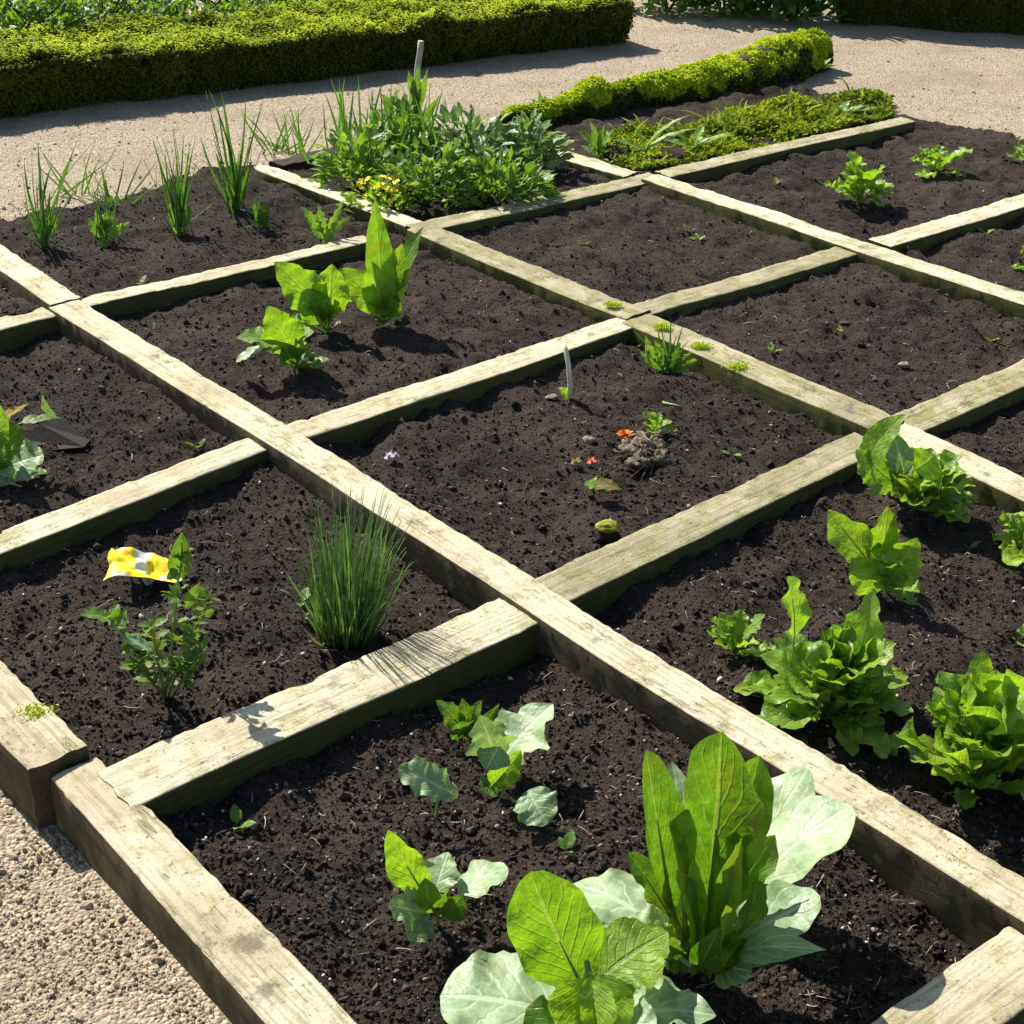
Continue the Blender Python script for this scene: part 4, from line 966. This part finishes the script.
# --- small sprouts on the soil
spots = [(345, 347, 'round leaved sprout right of the lowest spinach seedling'), (301, 603, 'bright two leaved sprout left of the chives'), (690, 232, 'upper sprout in the soil square left of the long straight timber'), (698, 241, 'lower sprout in the soil square left of the long straight timber'),
         (776, 185, 'flat sprout left of the lettuce with curled tips'), (812, 180, 'tiny sprout between the flat sprout and the lettuce with curled tips'), (990, 342, 'sprout near the right edge above the mottled timber'), (198, 448, 'sprout behind the white bleached timber at left'),
         (195, 665, 'sprout just right of the straggly young plant'), (842, 332, 'dark sprout in the empty square at upper right'), (772, 352, 'bluish sprout on the soil beside the lichened timber'), (968, 549, 'grey-green sprout among the lettuce row'), (690, 703, 'blade like sprout below the long timber in the front square'),
         (732, 455, 'pale sprout at the right of the centre square'), (585, 245, 'sprout by the grey lichened timber'), (140, 285, 'sprout behind the long timber below the leftmost tufts'), (120, 300, 'low sprout on the soil by the knot in the long timber'), (566, 853, 'tiny sprout in the middle of the front square'),
         (238, 828, 'tiny sprout under the heavy cross timber'), (985, 235, 'sprout under the timber at the right edge'), (152, 332, 'sprout beside the long timber in the upper left square')]
for k, (x_, y_, lab) in enumerate(spots):
    p = Plant('sprout', lab, 'sprout', x_, y_, 'small sprouts on the soil')
    for q in range(rng.integers(2, 6)):
        a = rng.uniform(0, 6.28); l = rng.uniform(.016, .034)
        d = np.array([math.cos(a)*l, math.sin(a)*l, rng.uniform(.004, .022)])
        leaf(p.part('leaves'), p.b+UP*.004, p.b+UP*.006+d, l*.6, UP, shape='ovate', tint=rng.uniform(.2, 1), nu=5, nv=8, pet=.2)
    p.close(leaves=[m_lett, m_weed, m_herb][k % 3])
# moss and tiny weeds on the timber joints
for (x_, y_, lab) in ((700, 345, 'mossy tuft on the lichened timber by the joint'), (612, 304, 'mossy weed tuft on the central joint'), (34, 712, 'tiny weed on the short edging timber'), (272, 428, 'tiny moss tuft on the long timber above the bleached one'), (738, 366, 'moss tuft on the lichened timber halfway to the top lettuce'), (662, 326, 'moss tuft just right of the central joint'), (955, 860, 'green moss smear on the long timber at lower right')):
    b = at(x_, y_, TOP+.008); m = MB(); k = 500
    P_ = b+np.column_stack([rng.normal(0, .013, k), rng.normal(0, .009, k), rng.uniform(-.005, .002, k)])
    cards(m, P_, np.tile(UP, (k, 1)), .006, rng.uniform(0, 1, k), .8); tag(m.build('moss_tuft', m_moss, None, b), lab, 'moss', 'moss tufts on the timbers')

# ------------------------------------------------------------------ hedges
def hedge(label, f0, f1, height, depth, n, name='box_hedge', lsz=.016, grp='low clipped hedges', tint=(0, 1), side=1, lit_top=0):
    """front foot runs f0 -> f1; the hedge extends `depth` behind it"""
    b = (f0+f1)/2; o = thing(name, label, 'hedge', b, grp)
    ax = f1-f0; L = np.linalg.norm(ax[:2]); ax = nrm([ax[0], ax[1], 0]); bk = np.array([-ax[1], ax[0], 0])*side
    def surf(u, s):
        """u along, s round the cross-section 0..1 : front foot, front top, back top, back foot"""
        per = 2*height+depth; d = s*per
        y = np.where(d < height, 0, np.where(d < height+depth, d-height, depth)); z = np.where(d < height, d, np.where(d < height+depth, height, per-d))
        # rounded shoulders
        cy, cz = depth/2, height*.62
        yy, zz = (y-cy)/(depth/2), (z-cz)/(height*.38)
        rr = np.maximum(np.abs(yy)**8+np.abs(np.maximum(zz, 0))**8, 1e-9)**.125
        k = np.where(zz > 0, 1/np.maximum(rr, 1e-6), 1.0)
        y = cy+(y-cy)*k; z = np.where(zz > 0, cz+(z-cz)*k, z)
        y = y+np.where(d < height, .07*(1-z/height), 0)
        p = f0+ax*u[..., None]+bk*y[..., None]; p = p+UP*z[..., None]
        nn = bk*np.where(d < height, -1., np.where(d < height+depth, 0, 1.))[..., None]+UP*np.where((d > height*.9) & (d < height+depth+height*.1), 1., .15)[..., None]
        nn /= np.linalg.norm(nn, axis=-1)[..., None]
        w = .035*fbm(p*3.2, 3, 4)+.022*fbm(p*11, 3, 6)
        return p+nn*w[..., None], nn
    m = MB(); nu_ = int(L/.05); ns = 44
    U, SS = np.meshgrid(np.linspace(0, L, nu_), np.linspace(0, 1, ns), indexing='ij'); Pp, Nn = surf(U, SS); Pp = Pp-Nn*.018
    i = np.arange(nu_-1)[:, None]*ns; j = np.arange(ns-1)[None]
    flat = Pp.reshape(-1, 3); m.add(np.concatenate([flat, [Pp[0].mean(0), Pp[-1].mean(0)]]), np.stack([i+j, i+j+1, i+ns+j+1, i+ns+j], -1).reshape(-1, 4))
    e = [(nu_*ns, q+1, q) for q in range(ns-1)]+[(nu_*ns+1, (nu_-1)*ns+q, (nu_-1)*ns+q+1) for q in range(ns-1)]
    m.more(np.array(e)); m.build('twigs', m_core, o)
    m = MB(); u = rng.uniform(-.01, L+.01, n); s = rng.uniform(0, .80, n); Pp, Nn = surf(u, s)
    cl = np.clip(.5+.42*fbm(Pp*6, 3, 13), 0, 1)
    keep = fbm(Pp*14, 2, 23) > -.75
    Pp, Nn, cl = Pp[keep], Nn[keep], cl[keep]
    Pp = Pp+Nn*rng.normal(.0, .012, len(Pp))[:, None]
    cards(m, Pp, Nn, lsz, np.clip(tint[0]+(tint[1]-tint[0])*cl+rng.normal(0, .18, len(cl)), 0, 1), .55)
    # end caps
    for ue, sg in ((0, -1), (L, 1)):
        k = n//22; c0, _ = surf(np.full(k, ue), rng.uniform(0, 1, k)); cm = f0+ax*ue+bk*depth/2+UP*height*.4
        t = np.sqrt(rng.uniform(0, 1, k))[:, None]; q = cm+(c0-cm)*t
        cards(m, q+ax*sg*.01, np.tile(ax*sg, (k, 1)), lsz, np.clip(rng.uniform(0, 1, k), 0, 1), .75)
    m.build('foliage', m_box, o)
    if lit_top:
        m = MB(); k = int(lit_top); per = 2*height+depth
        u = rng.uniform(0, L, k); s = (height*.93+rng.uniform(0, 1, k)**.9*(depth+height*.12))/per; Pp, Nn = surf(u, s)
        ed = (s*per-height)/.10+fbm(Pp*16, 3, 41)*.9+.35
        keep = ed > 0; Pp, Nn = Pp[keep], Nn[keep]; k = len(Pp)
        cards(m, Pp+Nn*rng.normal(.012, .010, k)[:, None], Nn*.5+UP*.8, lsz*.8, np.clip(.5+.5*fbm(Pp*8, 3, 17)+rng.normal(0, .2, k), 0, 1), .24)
        m.build('sunlit_moss_top', m_moss, o)  # moss in a brighter colour that carries the sunlight on the top
    return o
fa, fb = gravel_at(-150, 140), gravel_at(632, 44)
h0 = up_at(gravel_at(100, 103), 100, 54)[2]-gravel_at(100, 103)[2]
print('hedge height', h0, 'from', fa, fb)
HH = float(h0)
hedge('long low clipped hedge with a sunlit-coloured mossy yellow-green top along the gravel at upper left', fa, fb, HH, .62, 150000, lit_top=140000)
ga, gb = gravel_at(840, 25), gravel_at(1160, 46)
hedge('dark clipped hedge at the upper right corner behind the gravel', ga, gb, .55, .6, 80000, tint=(0, .8))
# loose plants between the hedges and behind the long hedge
def shrub(label, c, w, d, h, n, seed, lsz, mat, group, tint=(0, 1), name='garden_shrub'):
    o = thing(name, label, 'shrub', c, group); r = np.random.default_rng(seed); m = MB()
    for k in range(max(5, int(9*w))):
        t = c+np.array([r.uniform(-.45, .45)*w, r.uniform(-.4, .4)*d, h*r.uniform(.5, .9)]); b_ = c-UP*.02
        tube(m, bez(b_, (b_+t)/2+r.normal(0, .04, 3), t, 6), np.linspace(.008, .003, 6), 5)
    m.build('stems', m_bark, o); m = MB()
    for k in range(n):
        a = r.uniform(0, 6.28); q = r.uniform()**.5
        hh = r.uniform(.05, 1)
        p_ = c+np.array([math.cos(a)*q*w/2, math.sin(a)*q*d/2, h*hh*(1-.4*q*q)*(.85+.3*r.uniform())])
        dd = nrm(np.array([math.cos(a)*q, math.sin(a)*q, .5])+r.normal(0, .5, 3)); l = lsz*r.uniform(.6, 1.4)
        leaf(m, p_, p_+dd*l, l*.4, UP+r.normal(0, .4, 3), bend=.15, shape='lance', tint=r.uniform(*tint), nu=3, nv=5, pet=0, seed=k)
    m.build('foliage', mat, o)
G = 'loose plants left of the dark hedge'
shrub('leafy plant at the end of the long hedge beside the gravel bend', gravel_at(668, 10), .55, .5, .45, 700, 1, .09, m_weed, G, (0, .6))
shrub('leafy plant in the middle of the loose ones before the dark hedge', gravel_at(725, 14), .6, .5, .5, 800, 2, .08, m_weed, G, (0, .7))
shrub('spiky plant touching the left end of the dark hedge', gravel_at(790, 18), .6, .5, .5, 800, 3, .10, m_blade, G, (0, .6))
G = 'plants behind the long hedge'
bkd = np.array([-(fb-fa)[1], (fb-fa)[0], 0]); bkd = nrm(bkd)
for k, (t, off, lab, lz, mt, hh) in enumerate(((.10, .95, 'dark leafy shrub behind the left end of the long hedge', .07, m_weed, .42), (.22, 1.0, 'grey leaved shrub second from the left behind the long hedge', .06, m_spin, .40), (.33, 1.0, 'twiggy green shrub third from the left behind the long hedge', .06, m_weed, .45), (.45, 1.0, 'fine leaved shrub fourth from the left behind the long hedge', .05, m_herb, .42), (.57, 1.0, 'yellow-green shrub behind the long hedge near the middle of the top edge', .05, m_lime, .40), (.70, 1.05, 'dark shrub farthest right behind the long hedge', .06, m_weed, .42))):
    c = fa+(fb-fa)*t+bkd*off; c[2] = float(gz(c[1]))
    shrub(lab, c, 1.1, .75, hh, 1300, 40+k, lz, mt, G, (0, .8))
p = Plant('leafy_weed', 'small dark weed at the foot of the long hedge near its right end', 'weed', 497, 52, z=.035)
for b, t, w, ti in (((496, 50), (497, 18), 9, .1), ((498, 50), (484, 44), 14, .3), ((498, 50), (512, 42), 12, .4), ((498, 48), (503, 30), 10, .7), ((497, 48), (490, 30), 10, .1)):
    p.leaf(b, t, w, m_weed, 'cam', shape='ovate', tint=ti, pet=.1, lobe=.15)
for (x_, y_, lab) in ((155, 100, 'tiny weed at the foot of the long hedge, left of its middle'), (180, 98, 'round leaved weed at the foot of the long hedge beside the tiny one'), (20, 118, 'low weed at the left corner foot of the long hedge'), (332, 76, 'tiny weed at the shaded foot of the long hedge behind the clump')):
    p = Plant('leafy_weed', lab, 'weed', x_, y_, 'weeds at the foot of the long hedge', z=.035); rosette(p, 8, .09, .06, m_weed, seed=x_, e0=5, e1=60, single=True, part='foliage'); p.close(foliage=m_weed)

# ------------------------------------------------------------------ mossy log and moss patch
lp = [gravel_at(505, 128), gravel_at(600, 112), gravel_at(700, 95), gravel_at(790, 74), gravel_at(815, 66)]
lr = [.05, .08, .10, .135, .12]
o = thing('mossy_log', 'fallen log under a thick coat of bright yellow-green moss beside the gravel', 'log', lp[2])
t = np.linspace(0, 1, 60); kk = np.linspace(0, 1, 5)
C = np.column_stack([np.interp(t, kk, [q[c] for q in lp]) for c in range(3)])+np.array([0, 0, 1])*(np.interp(t, kk, lr)*.38)[:, None]
C += np.column_stack([0*t, .02*fbm(np.column_stack([t*5, t*0, t*0]), 2), .02*fbm(np.column_stack([t*6, t*0+3, t*0]), 2)])
RR = np.interp(t, kk, lr)*(1+.22*fbm(np.column_stack([t*9, t*0, t*0]), 2))*np.minimum(1, np.sqrt(np.minimum(t, 1-t)/.03+.25))
m = MB(); tube(m, C, RR*.93, 18); m.build('bark', m_bark, o)
k = 60000; q = rng.uniform(0, 1, k); th = rng.uniform(-.7, math.pi+.5, k)
idx = np.clip((q*59).astype(int), 0, 58); fr = (q*59-idx)[:, None]
cc = C[idx]*(1-fr)+C[idx+1]*fr; ax = nrm(C[-1]-C[0]); sd = nrm(np.cross(ax, UP))
nn = sd*np.cos(th)[:, None]+UP*np.sin(th)[:, None]
rr = np.interp(q*59, np.arange(60), RR)*(1+.24*fbm((cc+nn*.1)*11, 3, 5))
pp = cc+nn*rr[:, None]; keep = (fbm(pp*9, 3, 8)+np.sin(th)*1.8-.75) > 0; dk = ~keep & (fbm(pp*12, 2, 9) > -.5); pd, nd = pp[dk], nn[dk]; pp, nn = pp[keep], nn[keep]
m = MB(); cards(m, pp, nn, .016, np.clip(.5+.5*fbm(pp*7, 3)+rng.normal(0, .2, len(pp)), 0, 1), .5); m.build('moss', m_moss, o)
m = MB(); cards(m, pd, nd, .018, rng.uniform(0, 1, len(pd)), .6); m.build('shaded_moss', m_box, o)  # shade on the log's front painted as darker moss
# low moss and ground cover between the log and the timber
k = 60000
px, py = rng.uniform(590, 890, k), rng.uniform(98, 172, k)
lo = 122+(py-122)*0
sel = (py < 176-(px-640)*.205) & (py > 142-(px-600)*.20) & (py > 88)
px, py = px[sel], py[sel]
pp = np.array([at(a_, b_, .06) for a_, b_ in zip(px, py)]); f = fbm(pp*5, 3, 2); pp[:, 2] = .055+.05*np.clip(f+.5, 0, 1); pp = pp[f+rng.normal(0, .2, len(f)) > -.30]
m = MB(); cards(m, pp, np.tile(UP, (len(pp), 1)), .024, np.clip(.45+.4*fbm(pp*6, 2)+rng.normal(0, .2, len(pp)), 0, 1), .8)
for q in pp[rng.integers(0, len(pp), 170)]:
    leaf(m, q, q+np.array([rng.normal(0, .05), rng.normal(0, .04), rng.uniform(.02, .07)]), .012, UP+rng.normal(0, .4, 3), bend=.2, shape='blade', tint=rng.uniform(.2, 1), nu=3, nv=7, pet=0)
tag(m.build('ground_cover', m_cover), kind='stuff')
G = 'weeds between the mossy log and the timber'
for k, (x_, y_, lab, tips) in enumerate(((645, 152, 'long bladed weed below the middle of the mossy log', [(625, 118), (690, 115), (680, 135), (632, 130), (668, 128), (700, 128), (610, 140)]),
        (600, 158, 'ferny dark weed below the left end of the mossy log', [(575, 130), (590, 120), (615, 128), (580, 145), (605, 125)]),
        (690, 150, 'bright spreading weed at the right of the long bladed one', [(668, 128), (705, 125), (720, 138), (680, 138), (735, 135), (660, 140)]),
        (840, 118, 'low weed on the gravel edge behind the dark backed timber', [(820, 108), (850, 100), (868, 105), (830, 102), (880, 108)]),
        (822, 70, 'little sprig at the thick end of the mossy log', [(815, 60), (832, 58), (838, 66)]),
        (545, 118, 'grassy weed where the mossy log meets the leafy clump', [(530, 98), (545, 95), (560, 108), (520, 105), (538, 88)]))):
    p = Plant('leafy_weed', lab, 'weed', x_, y_, G)
    for (tx, ty) in tips:
        p.leaf((x_+rng.uniform(-4, 4), y_), (tx, ty, rng.uniform(-.04, .04)), rng.uniform(7, 13), m_weed if k % 2 else m_lett, 'up', shape='lance', tint=rng.uniform(.3, 1), pet=.05, bend=.15, lobe=.15, lobes=4)

# ------------------------------------------------------------------ light
EL, AZ = R(43), R(-47)
dvec = Vector((math.cos(AZ)*math.cos(EL), math.sin(AZ)*math.cos(EL), -math.sin(EL)))
sun = bpy.data.lights.new('sun', 'SUN'); sun.energy = 5.0; sun.angle = R(.5); sun.color = (1, .95, .86)
so = bpy.data.objects.new('sun', sun); COL.objects.link(so); so.location = (-4, 6, 8)
so.rotation_euler = dvec.to_track_quat('-Z', 'Y').to_euler()
w = bpy.data.worlds.new('World'); S.world = w; w.use_nodes = True
nt = w.node_tree; bg = nt.nodes['Background']
sky = nt.nodes.new('ShaderNodeTexSky'); sky.sky_type = 'NISHITA'; sky.sun_disc = False
sky.sun_elevation = EL; sky.sun_rotation = math.atan2(-dvec.x, -dvec.y) % (2*math.pi)
sky.air_density = 1.0; sky.dust_density = 1.0
nt.links.new(sky.outputs[0], bg.inputs[0]); bg.inputs[1].default_value = .085
S.view_settings.view_transform = 'Standard'; S.view_settings.look = 'None'
S.view_settings.exposure = .95; S.view_settings.gamma = 1
S.render.engine = 'CYCLES'
S.cycles.max_bounces = 8
S.cycles.use_denoising = True
